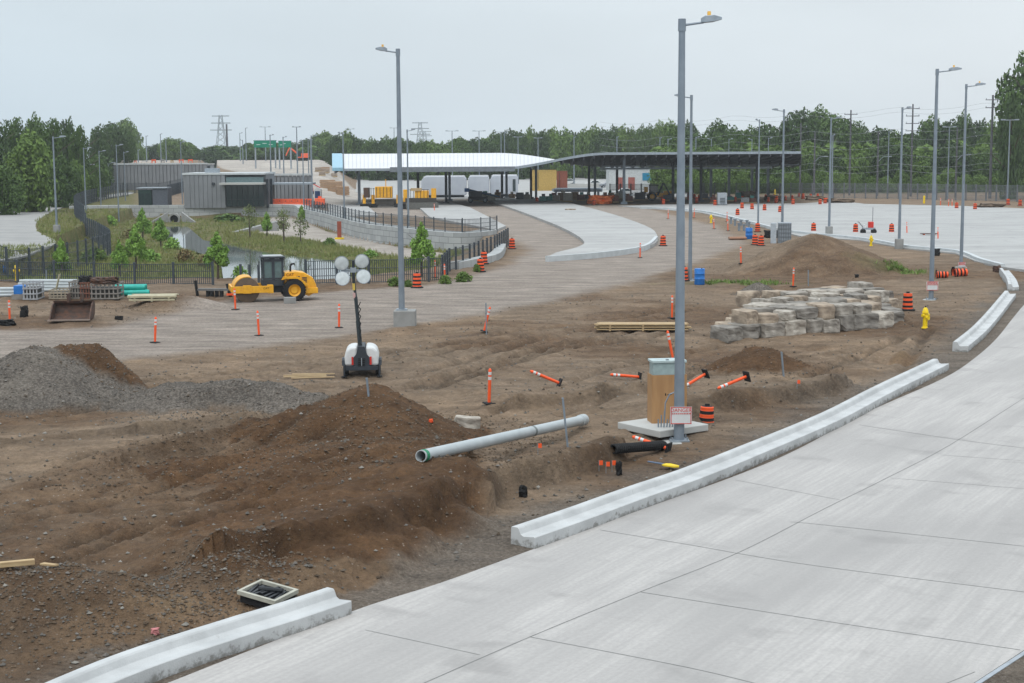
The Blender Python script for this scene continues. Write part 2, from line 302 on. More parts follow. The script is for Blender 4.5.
# ------------------------------------------------------------------ mesh builder
class MB:
    def __init__(s): s.v = []; s.f = []; s.m = []
    def add(s, vs, fs, mi=0):
        k = len(s.v); s.v += [tuple(v) for v in vs]; s.f += [tuple(i+k for i in f) for f in fs]; s.m += [mi]*len(fs); return s
    def box(s, c, d, rz=0, mi=0, R=None, taper=1):
        R = R or Matrix.Rotation(rz, 3, 'Z'); c = Vector(c); vs = []
        for z in (-1, 1):
            k = taper if z > 0 else 1
            for x, y in ((-1, -1), (1, -1), (1, 1), (-1, 1)): vs.append(c+R@Vector((x*d[0]/2*k, y*d[1]/2*k, z*d[2]/2)))
        return s.add(vs, [(3, 2, 1, 0), (4, 5, 6, 7), (0, 1, 5, 4), (1, 2, 6, 5), (2, 3, 7, 6), (3, 0, 4, 7)], mi)
    def tube(s, a, b, r0, r1=None, n=8, mi=0, cap=True):
        a = Vector(a); b = Vector(b); r1 = r0 if r1 is None else r1; d = (b-a).normalized()
        q = d.to_track_quat('Z', 'Y'); vs = []
        for p, r in ((a, r0), (b, r1)):
            for i in range(n): vs.append(p+q@Vector((r*math.cos(2*PI*i/n), r*math.sin(2*PI*i/n), 0)))
        fs = [(i, (i+1) % n, n+(i+1) % n, n+i) for i in range(n)]
        if cap: fs += [tuple(range(n-1, -1, -1)), tuple(range(n, 2*n))]
        return s.add(vs, fs, mi)
    def path(s, pts, r, n=6, mi=0):
        for a, b in zip(pts[:-1], pts[1:]): s.tube(a, b, r, r, n, mi)
        return s
    def lathe(s, prof, c=(0, 0, 0), n=16, R=None, mis=None):
        R = R or Matrix.Identity(3); c = Vector(c)
        for k in range(len(prof)-1):
            vs = []
            for r, z in prof[k:k+2]:
                for i in range(n): vs.append(c+R@Vector((r*math.cos(2*PI*i/n), r*math.sin(2*PI*i/n), z)))
            s.add(vs, [(i, (i+1) % n, n+(i+1) % n, n+i) for i in range(n)], mis[k] if mis else 0)
        return s
    def prism(s, poly, y0, y1, axis='Y', mi=0):
        n = len(poly); g = {'Y': lambda p, t: (p[0], t, p[1]), 'Z': lambda p, t: (p[0], p[1], t), 'X': lambda p, t: (t, p[0], p[1])}[axis]
        return s.add([g(p, y0) for p in poly]+[g(p, y1) for p in poly], [tuple(range(n)), tuple(range(2*n-1, n-1, -1))]+[(i, (i+1) % n, n+(i+1) % n, n+i) for i in range(n)], mi)
    def build(s, name, mats, parent=None, loc=None, smooth=False, bevel=0):
        me = bpy.data.meshes.new(name); me.from_pydata(s.v, [], s.f)
        if not isinstance(mats, (list, tuple)): mats = [mats]
        for m in mats: me.materials.append(m)
        if len(mats) > 1: me.polygons.foreach_set('material_index', s.m)
        me.validate(); me.update()
        import bmesh
        bm = bmesh.new(); bm.from_mesh(me); bmesh.ops.remove_doubles(bm, verts=bm.verts, dist=1e-5)
        if len(bm.faces) < 3000: bmesh.ops.recalc_face_normals(bm, faces=bm.faces)
        bm.to_mesh(me); bm.free()
        if smooth:
            for p in me.polygons: p.use_smooth = True
            try: me.set_sharp_from_angle(angle=math.radians(40))
            except Exception: pass
        o = bpy.data.objects.new(name, me); COL.objects.link(o)
        if parent: o.parent = parent
        if loc is not None: o.location = loc
        if bevel:
            b = o.modifiers.new('bevel', 'BEVEL'); b.width = bevel; b.segments = 2; b.limit_method = 'ANGLE'
        return o
def tag(o, label, cat, group=None, kind=None):
    if label: o['label'] = label
    if cat: o['category'] = cat
    if group: o['group'] = group
    if kind: o['kind'] = kind
    return o
def thing(name, label, cat, loc=(0, 0, 0), rz=0, group=None, tilt=None):
    o = bpy.data.objects.new(name, None); COL.objects.link(o); o.location = loc
    o.rotation_euler = (0, 0, rz) if tilt is None else tilt
    o.empty_display_size = .2
    return tag(o, label, cat, group)
def structure(o): o['kind'] = 'structure'; return o
def copy_tree(o, parent=None):
    c = o.copy(); COL.objects.link(c); c.parent = parent
    for ch in list(o.children): copy_tree(ch, c)
    return c
def text(parent, body, size, loc, rot, m, name='lettering', ext=.002):
    cu = bpy.data.curves.new(name, 'FONT'); cu.body = body; cu.size = size; cu.extrude = ext; cu.align_x = 'CENTER'; cu.align_y = 'CENTER'
    t = bpy.data.objects.new('tmp', cu); COL.objects.link(t)
    bpy.context.view_layer.update()
    me = bpy.data.meshes.new_from_object(t.evaluated_get(bpy.context.evaluated_depsgraph_get()))
    bpy.data.objects.remove(t); me.materials.clear(); me.materials.append(m)
    o = bpy.data.objects.new(name, me); COL.objects.link(o); o.parent = parent; o.location = loc; o.rotation_euler = rot; return o
def ordw(n):
    w = ['first', 'second', 'third', 'fourth', 'fifth', 'sixth', 'seventh', 'eighth', 'ninth', 'tenth', 'eleventh', 'twelfth']
    return w[n] if n < 12 else f"{n+1}{'st' if (n+1)%10==1 and n!=10 else 'nd' if (n+1)%10==2 else 'rd' if (n+1)%10==3 else 'th'}"

# ------------------------------------------------------------------ ground sheet
us = np.concatenate([np.linspace(-.75, -.37, 60, endpoint=False), np.linspace(-.37, .37, 620), np.linspace(.37, .75, 61)[1:]])
Ds = [7.0]
while Ds[-1] < 1650:
    d = Ds[-1]; Ds.append(d*(1.02 if d < 20 else 1.0048 if d < 135 else 1.009 if d < 480 else 1.04))
Ds = np.array(Ds); U, DD = np.meshgrid(us, Ds); X = (U*DD).ravel(); Y = DD.ravel()
Z, mb_, mg_, mgr, mh_, mc_, mt_, mm_ = terrain(X, Y, True)
nr, nc = DD.shape
me = bpy.data.meshes.new('ground'); idx = np.arange(nr*nc).reshape(nr, nc)
q = np.stack([idx[:-1, :-1], idx[:-1, 1:], idx[1:, 1:], idx[1:, :-1]], -1).reshape(-1, 4)
me.vertices.add(nr*nc); me.vertices.foreach_set('co', np.stack([X, Y, Z], -1).astype(np.float32).ravel())
me.loops.add(q.size); me.loops.foreach_set('vertex_index', q.ravel().astype(np.int32))
me.polygons.add(len(q)); me.polygons.foreach_set('loop_start', (np.arange(len(q))*4).astype(np.int32)); me.polygons.foreach_set('loop_total', np.full(len(q), 4, np.int32))
me.update(); me.validate(); me.polygons.foreach_set('use_smooth', np.ones(len(q), bool))
for nm, arr in (('brown', mb_), ('grey', mg_), ('grass', mgr), ('haul', mh_), ('conc', mc_), ('track', mt_), ('mud', mm_)):
    a = me.attributes.new(nm, 'FLOAT', 'POINT'); a.data.foreach_set('value', np.clip(arr, 0, 1).astype(np.float32))
def ground_mat():
    m = bpy.data.materials.new('ground'); m.use_nodes = True; t = m.node_tree; b = t.nodes['Principled BSDF']; L = t.links.new
    b.inputs['Roughness'].default_value = .95; b.inputs['Specular IOR Level'].default_value = .15
    co = N(t, 'ShaderNodeTexCoord').outputs['Object']
    def nz(sc, lo=.35, hi=.65, det=5, st=None, rot=0):
        s = co
        if st:
            m2 = N(t, 'ShaderNodeMapping'); m2.inputs['Scale'].default_value = st; m2.inputs['Rotation'].default_value = (0, 0, rot); L(s, m2.inputs[0]); s = m2.outputs[0]
        n = N(t, 'ShaderNodeTexNoise'); n.inputs['Scale'].default_value = sc; n.inputs['Detail'].default_value = det; L(s, n.inputs[0])
        r = N(t, 'ShaderNodeMapRange'); r.inputs[1].default_value = lo; r.inputs[2].default_value = hi; L(n.outputs[0], r.inputs[0]); return r.outputs[0]
    def mul(a, k):
        x = N(t, 'ShaderNodeMath', operation='MULTIPLY'); L(a, x.inputs[0])
        if isinstance(k, (int, float)): x.inputs[1].default_value = k
        else: L(k, x.inputs[1])
        return x.outputs[0]
    def mix(f, A, B):
        x = N(t, 'ShaderNodeMix', data_type='RGBA'); L(f, x.inputs[0])
        for i, v in ((6, A), (7, B)):
            if isinstance(v, tuple): x.inputs[i].default_value = (*v, 1)
            else: L(v, x.inputs[i])
        return x.outputs[2]
    def attr(n): return N(t, 'ShaderNodeAttribute', attribute_name=n).outputs['Fac']
    big = nz(0.115, 0.360, 0.517); mid = nz(0.675, 0.343, 0.517); fine = nz(5, .35, .65); vf = nz(14, .42, .6, 4); st = nz(.5, .4, .62, 6, (.35, 1.7, 1), .5)
    soil = mix(big, (0.239, 0.167, 0.108), (0.173, 0.130, 0.093)); soil = mix(mul(mid, .55), soil, (0.116, 0.082, 0.058)); soil = mix(mul(fine, .35), soil, (0.239, 0.173, 0.117)); soil = mix(mul(st, .45), soil, (0.258, 0.185, 0.126))
    br = mix(mid, (0.112, 0.061, 0.031), (0.083, 0.046, 0.025)); br = mix(mul(fine, .3), br, (0.145, 0.087, 0.045))
    gv = mix(mid, (0.129, 0.111, 0.094), (0.095, 0.081, 0.070)); gv = mix(mul(vf, .6), gv, (0.207, 0.183, 0.156))
    hl = mix(st, (0.315, 0.267, 0.226), (0.249, 0.207, 0.176)); hl = mix(mul(mid, .35), hl, (0.171, 0.147, 0.129)); hl = mix(mul(vf, .2), hl, (0.305, 0.263, 0.230))
    gr = mix(nz(0.482, 0.315, 0.501), (0.072, 0.099, 0.026), (0.145, 0.126, 0.050)); gr = mix(mul(nz(3, .4, .6), .6), gr, (0.048, 0.068, 0.021)); gr = mix(mul(nz(1.1, .55, .68), .6), gr, (0.163, 0.099, 0.063))
    cc = mix(nz(0.096, 0.315, 0.543), (0.444, 0.405, 0.360), (0.347, 0.315, 0.284))
    gate = N(t, 'ShaderNodeMath', operation='ADD'); L(attr('brown'), gate.inputs[0]); L(mul(nz(1.5, .3, .7), .3), gate.inputs[1])
    gm = N(t, 'ShaderNodeMapRange'); gm.inputs[1].default_value = .2; gm.inputs[2].default_value = 1.0; L(gate.outputs[0], gm.inputs[0])
    c = mix(attr('haul'), soil, hl); c = mix(gm.outputs[0], c, br); c = mix(attr('grey'), c, gv); c = mix(attr('mud'), c, mix(mid, (.20, .135, .08), (.16, .105, .065))); c = mix(attr('grass'), c, gr); c = mix(attr('conc'), c, cc)
    vo = N(t, 'ShaderNodeTexVoronoi'); vo.inputs['Scale'].default_value = 9; L(co, vo.inputs[0])   # scattered pale pebbles
    vr = N(t, 'ShaderNodeMapRange'); vr.inputs[1].default_value = .22; vr.inputs[2].default_value = .12; L(vo.outputs['Distance'], vr.inputs[0])
    vc = N(t, 'ShaderNodeSeparateColor'); L(vo.outputs['Color'], vc.inputs[0])
    v2 = N(t, 'ShaderNodeMapRange'); v2.inputs[1].default_value = .72; v2.inputs[2].default_value = .8; L(vc.outputs[0], v2.inputs[0])
    ng = N(t, 'ShaderNodeMath', operation='SUBTRACT'); ng.inputs[0].default_value = 1; L(attr('grass'), ng.inputs[1])
    c = mix(mul(mul(mul(vr.outputs[0], v2.outputs[0]), ng.outputs[0]), .6), c, (0.347, 0.297, 0.251))
    def grain(sc_, lo, hi, a, b_, det, rg=.7, st_=None):
        s_ = co
        if st_: m2 = N(t, 'ShaderNodeMapping'); m2.inputs['Scale'].default_value = st_; m2.inputs['Rotation'].default_value = (0, 0, .45); L(s_, m2.inputs[0]); s_ = m2.outputs[0]
        n = N(t, 'ShaderNodeTexNoise'); n.inputs['Scale'].default_value = sc_; n.inputs['Detail'].default_value = det; n.inputs['Roughness'].default_value = rg; L(s_, n.inputs[0])
        r_ = N(t, 'ShaderNodeMapRange'); r_.inputs[1].default_value = lo; r_.inputs[2].default_value = hi; r_.inputs[3].default_value = a; r_.inputs[4].default_value = b_; L(n.outputs[0], r_.inputs[0]); return r_.outputs[0]
    k1 = mul(grain(6, .3, .7, .62, 1.38, 8, .8), grain(.9, .35, .65, .80, 1.2, 6, .6, (.4, 1.5, 1)))
    tr = N(t, 'ShaderNodeMapRange'); tr.inputs[3].default_value = 1; tr.inputs[4].default_value = .62; L(attr('track'), tr.inputs[0]); k1 = mul(k1, tr.outputs[0])
    vm = N(t, 'ShaderNodeVectorMath', operation='SCALE'); L(c, vm.inputs[0]); L(k1, vm.inputs['Scale']); c = vm.outputs[0]
    L(c, b.inputs['Base Color'])
    n1 = N(t, 'ShaderNodeTexNoise'); n1.inputs['Scale'].default_value = 9; n1.inputs['Detail'].default_value = 8; n1.inputs['Roughness'].default_value = .65; L(co, n1.inputs[0])
    bp = N(t, 'ShaderNodeBump'); bp.inputs['Strength'].default_value = 1; bp.inputs['Distance'].default_value = .16; L(n1.outputs[0], bp.inputs['Height']); L(bp.outputs[0], b.inputs['Normal'])
    return m
me.materials.append(ground_mat())
g = bpy.data.objects.new('ground', me); COL.objects.link(g); structure(g)

def sheet(name, poly, z0, z1, m, holes=None):
    b = MB(); b.prism([xy(p) for p in poly], z0, z1, 'Z'); return structure(b.build(name, m))
sheet('concrete_road', ROAD, -.22, 0.0, slabm)
# water and left road
sheet('pond_water', WATER, -1.75, -1.70, mat('water', (.10, .12, .11), .04, spec=.6, bump=.05, scale=.8))
bpy.data.objects['pond_water'].scale = (1, 1, 1)
sheet('asphalt_road', smooth([Vector((*p, 0)) for p in LROAD], 4, True), -.1, .06, mat('old_asphalt', (0.281, 0.273, 0.261), .9, (0.226, 0.222, 0.215), .3))
# plaza slabs
PL = [(618, 206.5), (660, 205), (700, 204.5), (800, 204), (840, 201.5), (865, 204.5), (960, 206.5), (1024, 209), (1120, 212), (1400, 240), (1400, 275), (1100, 275), (1024, 271), (1000, 268), (975, 262), (955, 254), (905, 249), (860, 241), (800, 237), (785, 233), (745, 223), (700, 213), (650, 209)]
sheet('plaza_pavement', [atz(*p) for p in PL], -.1, .10, plazam)
SA = smooth([atz(*p) for p in [(487, 200), (520, 200), (560, 203), (605, 214), (645, 228), (657, 238), (652, 248), (620, 254), (570, 258), (548, 262), (556, 256), (578, 250), (583, 243), (560, 229), (520, 213)]], 4, True)
sheet('back_pavement', [atz(*p) for p in [(352, 177), (430, 173), (600, 178), (700, 190), (690, 197), (600, 198), (430, 199), (385, 198), (345, 190)]], -.1, .07, plazam)
sheet('curved_slab', SA, -.1, .28, plazam)
sheet('lane_slab', [atz(*p) for p in [(414, 204), (447, 203), (470, 209), (506, 228), (496, 232), (430, 219)]], -.1, .25, plazam)
sheet('island_slab', [atz(*p) for p in [(328, 206), (366, 206), (378, 217), (330, 218)]], -.1, .25, plazam)
# joints in the road: dark saw cuts
jm = mat('joint_dark', (.17, .17, .165), .9)
def joint(pts, w=.022, name='pavement_joint', m=jm, z=.004, k=5):
    P = smooth([atz(*p) for p in pts], k); b = MB()
    for i in range(len(P)-1):
        d = (P[i+1]-P[i]); d.z = 0; d.normalize(); n = Vector((-d.y, d.x, 0))*w/2
        e = d*.002
        b.add([P[i]-n+Vector((0, 0, z)), P[i+1]-n+Vector((0, 0, z)), P[i+1]+n+Vector((0, 0, z)), P[i]+n+Vector((0, 0, z))], [(0, 1, 2, 3)])
    return structure(b.build(name, m))
for l in [[(395, 696), (530, 637), (640, 592), (740, 552), (824, 509), (883, 480), (950, 445), (1024, 398)], [(640, 592), (824, 621), (1020, 650)], [(735, 553), (824, 567), (1040, 594)],
          [(790, 522), (824, 525), (1040, 548)], [(530, 637), (690, 668), (780, 690)], [(890, 478), (1040, 490)], [(365, 630), (480, 655), (570, 676), (600, 690)][:2], [(905, 700), (975, 672)],
          [(600, 530), (690, 545), (735, 553)], [(735, 480), (840, 500)], [(860, 425), (960, 440), (1040, 450)], [(940, 455), (1040, 462)]]:
    joint(l, .02 if len(l) > 2 else .014)
# plaza joints
for x0, x1, y0, y1 in [(560, 1100, 206, 206), (690, 1100, 214, 217), (760, 1100, 224, 232), (880, 1120, 241, 250)]:
    joint([(max(x0, 690), y0), (x1, y1)], .06, z=.106)
# ------------------------------------------------------------------ kerbs
def kerb(px, label, closed=False, prof=None, extra=None):
    P = smooth([atz(*p) for p in px], 5)
    pr = prof or [(0, -.05), (0, .235), (.02, .25), (.30, .225), (.37, .26), (.42, .37), (.45, .40), (.60, .40), (.62, .38), (.64, -.1)]
    b = MB(); R = []; rr = random.Random(len(px)*31)
    for i, p in enumerate(P):
        a = P[max(0, i-1)]; c = P[min(len(P)-1, i+1)]; d = (c-a).normalized(); n = Vector((-d.y, d.x, 0))
        k = .008*(rr.random()-.5)
        R.append([p+n*(u+k)+Vector((0, 0, z)) for u, z in pr])
    m = len(pr); vs = [v for r in R for v in r]; fs = []
    for i in range(len(P)-1):
        for j in range(m-1): fs.append((i*m+j, (i+1)*m+j, (i+1)*m+j+1, i*m+j+1))
    fs += [tuple(range(m)), tuple(range(len(vs)-1, len(vs)-m-1, -1))]
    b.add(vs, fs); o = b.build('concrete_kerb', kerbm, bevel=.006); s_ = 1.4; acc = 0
    for i in range(len(P)-1):
        sl_ = (P[i+1]-P[i]).length
        while acc+sl_ > s_:
            u_ = (s_-acc)/sl_; q = P[i].lerp(P[i+1], u_); d = (P[i+1]-P[i]).normalized(); n = Vector((-d.y, d.x, 0)); jb = MB(); pr2 = [(u-.003 if k_ < 3 else u, z+.004) for k_, (u, z) in enumerate(pr)][:-1]; v0 = [q+n*u+Vector((0, 0, z)) for u, z in pr2]; v1 = [v+d*.014 for v in v0]; m2 = len(v0)
            jb.add(v0+v1, [(k_, m2+k_, m2+k_+1, k_+1) for k_ in range(m2-1)]); jb.build('joint_line', jm, o); s_ += 5.5
        acc += sl_; tag(o, label, 'kerb', 'precast kerb runs beside the concrete road'); return o
def kerb_mat():
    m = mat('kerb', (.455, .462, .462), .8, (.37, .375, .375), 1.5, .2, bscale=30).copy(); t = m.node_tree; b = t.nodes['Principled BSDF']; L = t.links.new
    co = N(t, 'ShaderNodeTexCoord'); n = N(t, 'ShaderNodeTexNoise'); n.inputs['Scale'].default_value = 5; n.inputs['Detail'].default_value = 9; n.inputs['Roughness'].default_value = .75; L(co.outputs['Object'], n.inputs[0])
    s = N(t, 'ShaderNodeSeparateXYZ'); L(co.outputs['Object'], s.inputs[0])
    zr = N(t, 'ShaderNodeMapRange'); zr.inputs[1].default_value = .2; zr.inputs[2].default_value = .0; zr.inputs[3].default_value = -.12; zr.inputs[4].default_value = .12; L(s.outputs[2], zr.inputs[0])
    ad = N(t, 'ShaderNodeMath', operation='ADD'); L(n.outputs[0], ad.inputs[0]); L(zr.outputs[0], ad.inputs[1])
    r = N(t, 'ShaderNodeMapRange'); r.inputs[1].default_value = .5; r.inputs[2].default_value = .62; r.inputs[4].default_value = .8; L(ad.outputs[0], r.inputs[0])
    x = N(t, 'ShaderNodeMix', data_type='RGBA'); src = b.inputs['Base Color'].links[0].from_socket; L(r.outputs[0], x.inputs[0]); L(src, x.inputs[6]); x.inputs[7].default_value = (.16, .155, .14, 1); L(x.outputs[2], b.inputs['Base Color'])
    return m
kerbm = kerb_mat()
K = [kerb([(60, 722), (149, 683), (250, 648), (300, 632), (352, 614)], 'white concrete kerb run nearest the camera, ending by the square drain frame'),
     kerb([(535, 549), (590, 529), (650, 506), (700, 488), (760, 463), (839, 428), (892, 399), (949, 370)], 'long white concrete kerb run passing the light pole with the danger sign'),
     kerb([(968, 352), (985, 337), (998, 322), (1007, 310), (1016, 298)], 'short curved white kerb run beyond the long one, near the yellow hydrant'),
     kerb([(1019, 291), (1016, 283), (1009, 274)], 'shortest farthest white kerb piece at the end of the road bend')]
# low edge kerbs of slabs
def rim(px, z, w, h, label, group):
    P = smooth([atz(*p) for p in px], 4); b = MB(); vs = []; fs = []
    for i, p in enumerate(P):
        a = P[max(0, i-1)]; c = P[min(len(P)-1, i+1)]; d = (c-a).normalized(); n = Vector((-d.y, d.x, 0))*w
        vs += [p+Vector((0, 0, -.05)), p+Vector((0, 0, h)), p+n+Vector((0, 0, h)), p+n+Vector((0, 0, -.05))]
    for i in range(len(P)-1):
        for j in range(3): fs.append((i*4+j, i*4+4+j, i*4+5+j, i*4+j+1))
    fs += [(0, 1, 2, 3), (len(vs)-1, len(vs)-2, len(vs)-3, len(vs)-4)]
    b.add(vs, fs); tag(b.build('edge_kerb', concw), label, 'kerb', group)
rim([(640, 208.5), (700, 212.5), (745, 222.5), (785, 232.5), (860, 240.5), (905, 248.5), (955, 253.5), (978, 262), (1000, 268)], 0, .35, .30, 'low pale kerb along the near edge of the far plaza', None)
rim([(548, 262), (600, 258), (645, 251), (658, 241)], 0, .3, .45, 'pale rounded kerb around the tip of the curved slab', None)

# ------------------------------------------------------------------ loose stones (uncountable)
def stones(name, n, sampler, smin, smax, mats, label):
    b = MB(); rr = random.Random(n); P = [sampler(rr) for _ in range(n)]
    Zs = terrain(np.array([p[0] for p in P]), np.array([p[1] for p in P]))
    ok = psd(ROAD, np.array([p[0] for p in P]), np.array([p[1] for p in P])) < -.7
    ok &= psd(HAUL, np.array([p[0] for p in P]), np.array([p[1] for p in P])) < .3
    for (x, y), z, k in zip(P, Zs, ok):
        if not k: continue
        s = smin+(smax-smin)*rr.random()**3; R = Matrix.Rotation(rr.random()*6, 3, 'Z')
        a = [Vector((1, 0, 0)), Vector((0, .8, 0)), Vector((-1, .1, 0)), Vector((.1, -.8, 0)), Vector((.2, .1, .7)), Vector((-.2, 0, -.6))]
        vs = [Vector((x, y, z+s*.25))+R@(v*s*(.75+.5*rr.random())) for v in a]
        b.add(vs, [(0, 1, 4), (1, 2, 4), (2, 3, 4), (3, 0, 4), (1, 0, 5), (2, 1, 5), (3, 2, 5), (0, 3, 5)], min(int(rr.random()**1.6*len(mats)), len(mats)-1))
    me = bpy.data.meshes.new(name); me.from_pydata(b.v, [], b.f)
    for m in mats: me.materials.append(m)
    me.polygons.foreach_set('material_index', b.m); o = bpy.data.objects.new(name, me); COL.objects.link(o); return tag(o, label, None, None, 'stuff')
smats = [mat('stone_b', (.11, .10, .088), .9), mat('clod_b', (.10, .078, .058), .95), mat('stone_a', (.155, .14, .125), .9), mat('clod', (.075, .055, .038), .95), mat('stone_c', (.23, .215, .19), .9)]
def samp1(rr):
    D = 20+70*rr.random()**1.3; return ((rr.random()*.8-.45)*D, D)
stones('loose_stones', 16000, samp1, .012, .07, smats, 'small loose stones and clods scattered over the dirt')
def samp2(rr):
    m = rr.choice([q for q in MNDW if q[4] == 1][:1]*4+[q for q in MNDW if q[4] == 1]+[q for q in MNDW if q[4] == 2][:5]); a = rr.random()*6.28; r = rr.random()**.5*1.15
    return (m[0].x+math.cos(a)*r*m[2], m[0].y+math.sin(a)*r*m[3])
def samp3(rr):
    m = rr.choice([q for q in MNDW if q[4] == 0][:2]*3+[q for q in MNDW if q[4] != 1 and q[1] > .3]); a = rr.random()*6.28; r = rr.random()**.5*1.5
    return (m[0].x+math.cos(a)*r*m[2], m[0].y+math.sin(a)*r*m[3])
stones('soil_clods', 16000, samp3, .012, .055, [mat('clod_c', (.125, .088, .058), .95), mat('clod_d', (.10, .07, .046), .95), smats[1]], 'crumbly brown clods covering the soil mounds')
stones('pile_gravel', 9000, samp2, .015, .05, smats[:3], 'crushed stone lying on the grey gravel piles')
# ================================================================== LARGE STRUCTURES
# block retaining wall round the pond
def block_mat():
    m = block_m = blockm; t = m.node_tree; b = t.nodes['Principled BSDF']; L = t.links.new
    uv = N(t, 'ShaderNodeUVMap'); br = N(t, 'ShaderNodeTexBrick'); L(uv.outputs[0], br.inputs[0])
    br.inputs['Color1'].default_value = (.44, .45, .445, 1); br.inputs['Color2'].default_value = (.31, .32, .32, 1); br.inputs['Mortar'].default_value = (.14, .14, .14, 1)
    br.inputs['Scale'].default_value = 1; br.inputs['Brick Width'].default_value = 1.6; br.inputs['Row Height'].default_value = .62; br.inputs['Mortar Size'].default_value = .03
    old = b.inputs['Base Color'].links[0].from_socket; x = N(t, 'ShaderNodeMix', data_type='RGBA', blend_type='MIX'); x.inputs[0].default_value = .65
    L(old, x.inputs[6]); L(br.outputs[0], x.inputs[7]); L(x.outputs[2], b.inputs['Base Color'])
block_mat()
def wall(name, pts, z0, z1, w, m, label, cat='wall', cap=None, capw=.0, group=None):
    """pts = world xy polyline; a solid wall with uv in metres"""
    b = MB(); n = len(pts); P = [Vector((p[0], p[1], 0)) for p in pts]; vs = []; fs = []; z0 = z0 if isinstance(z0, list) else [z0]*n; z1 = z1 if isinstance(z1, list) else [z1]*n
    s = 0; S = []
    for i in range(n):
        a = P[max(0, i-1)]; c = P[min(n-1, i+1)]; d = (c-a).normalized(); q = Vector((-d.y, d.x, 0))*w
        if i: s += (P[i]-P[i-1]).length
        S.append(s)
        vs += [P[i]+Vector((0, 0, z0[i])), P[i]+Vector((0, 0, z1[i])), P[i]+q+Vector((0, 0, z1[i])), P[i]+q+Vector((0, 0, z0[i]))]
    for i in range(n-1):
        for j in range(3): fs.append((i*4+j, i*4+4+j, i*4+5+j, i*4+j+1))
    fs += [(0, 1, 2, 3), (n*4-1, n*4-2, n*4-3, n*4-4)]
    me = bpy.data.meshes.new(name); me.from_pydata([tuple(v) for v in vs], [], fs); me.materials.append(m)
    ul = me.uv_layers.new(name='UVMap')
    for lp in me.loops:
        v = lp.vertex_index; ul.data[lp.index].uv = (S[v//4], vs[v].z)
    me.update(); o = bpy.data.objects.new(name, me); COL.objects.link(o); tag(o, label, cat, group); return o
wbs = WBS
wall('block_retaining_wall', [xy(p) for p in wbs], -2.4, .45, 1.9, blockm, 'long grey concrete block retaining wall curving behind the pond')
wl = smooth([atz(*p, 0) for p in [(459, 270), (478, 266), (500, 260), (506, 250)]], 4)
wall('low_block_wall', [xy(p) for p in wl], -.4, .55, .8, blockm, 'low concrete block wall stub stepping up at the right end of the path')
# raised-road panel wall
w0 = [(-.2645*y, y) for y in (352,)]+[(-.2645*362, 352), (-.196*362, 352)]
wp = [xy(atd(px, 180, 362)) for px in (110, 160, 205)]
def panel_wall(p0, p1, zb, zt, n, m, label, name='precast_panel_wall'):
    t = thing(name, label, 'wall', (p0[0], p0[1], zb)); a = Vector((*p0, 0)); b_ = Vector((*p1, 0)); d = (b_-a)/n; an = math.atan2(d.y, d.x)
    b = MB()
    for i in range(n): b.box(d*(i+.5)+Vector((0, 0, (zt-zb)/2)), (d.length-.12, .4+.06*(i % 2), zt-zb), an)
    b.box(d*n/2+Vector((0, .15, (zt-zb)/2-.1)), (d.length*n, .2, zt-zb-.3), an); b.build('panel', m, t)
    c = MB(); c.box(d*n/2+Vector((0, 0, zt-zb+.15)), (d.length*n+.3, .7, .35), an); c.build('coping', concw, t)
    return t
panel_wall(xy(atd(113, 180, 362)), xy(atd(207, 180, 362)), -.5, 5.9, 26, concd, 'tall grey precast panel wall holding up the elevated road at left')
panel_wall(xy(atd(113, 180, 362)), xy(atd(113.2, 180, 470)), -.5, 5.9, 20, concd, 'end face of the tall panel wall running back from its left corner')
panel_wall(xy(atd(265, 180, 262)), xy(atd(312, 180, 262)), 0, 4.6, 12, concd, 'dull panelled wall behind the row of orange barriers')
# glass-fronted concrete building
def glass_building():
    D = 238; L_ = atd(184, 200, D); R_ = atd(265, 200, D); w = R_.x-L_.x; sc = D/F
    t = thing('concrete_building', 'grey flat-roofed concrete building with dark corner windows behind the pond wall', 'building', (L_.x, D, 0))
    H = 5.1
    b = MB(); b.box((w*.25, 5, H/2), (w*.5, 10, H)); b.box((w*.75, 5.6, H/2), (w*.5, 8.8, H)); b.build('core_wall', concd, t)
    for i in range(9): MB().box((w*.03+i*w*.49/9+.3, -.03, H/2), (w*.49/9-.10, .10, H-.05)).build('wall_panel', concd, t)
    MB().box((w*.5, 5, H+.14), (w+.3, 10.3, .28)).build('roof_edge', concw, t)
    MB().box((w*.74, -.6, 3.75), (w*.53, 3.6, .3)).build('canopy_slab', concl, t)
    f = MB(); x0, x1 = w*.52, w*.985
    f.box(((x0+x1)/2, .5, 1.9), (x1-x0, .5, .02+3.3)).build('window_wall', glass, t)
    fr = MB(); n = 7
    for i in range(n+1): fr.box((x0+(x1-x0)*i/n, .2, 1.9), (.09, .12, 3.4))
    for z in (.25, 1.3, 3.5): fr.box(((x0+x1)/2, .19, z), (x1-x0, .1, .1))
    fr.build('window_frame', dark, t)
    MB().box(((x0+x1)/2, .35, 4.3), (x1-x0, .3, .85)).build('clerestory_glass', tglass, t)
    MB().tube((w*.37, -.1, 3.7), (w*.37, -.35, 3.7), .25, .25, 10).build('wall_lamp', dark, t)
    v = MB(); v.box((w*.3, 4, H+.6), (2, 2, .7)); v.build('rooftop_vent', steel, t)
    for i in range(2): MB().box((w*1.02+i*.0, 1+i*4, 2.2), (.35, .35, 4.4)).build('column', dark, t)
glass_building()
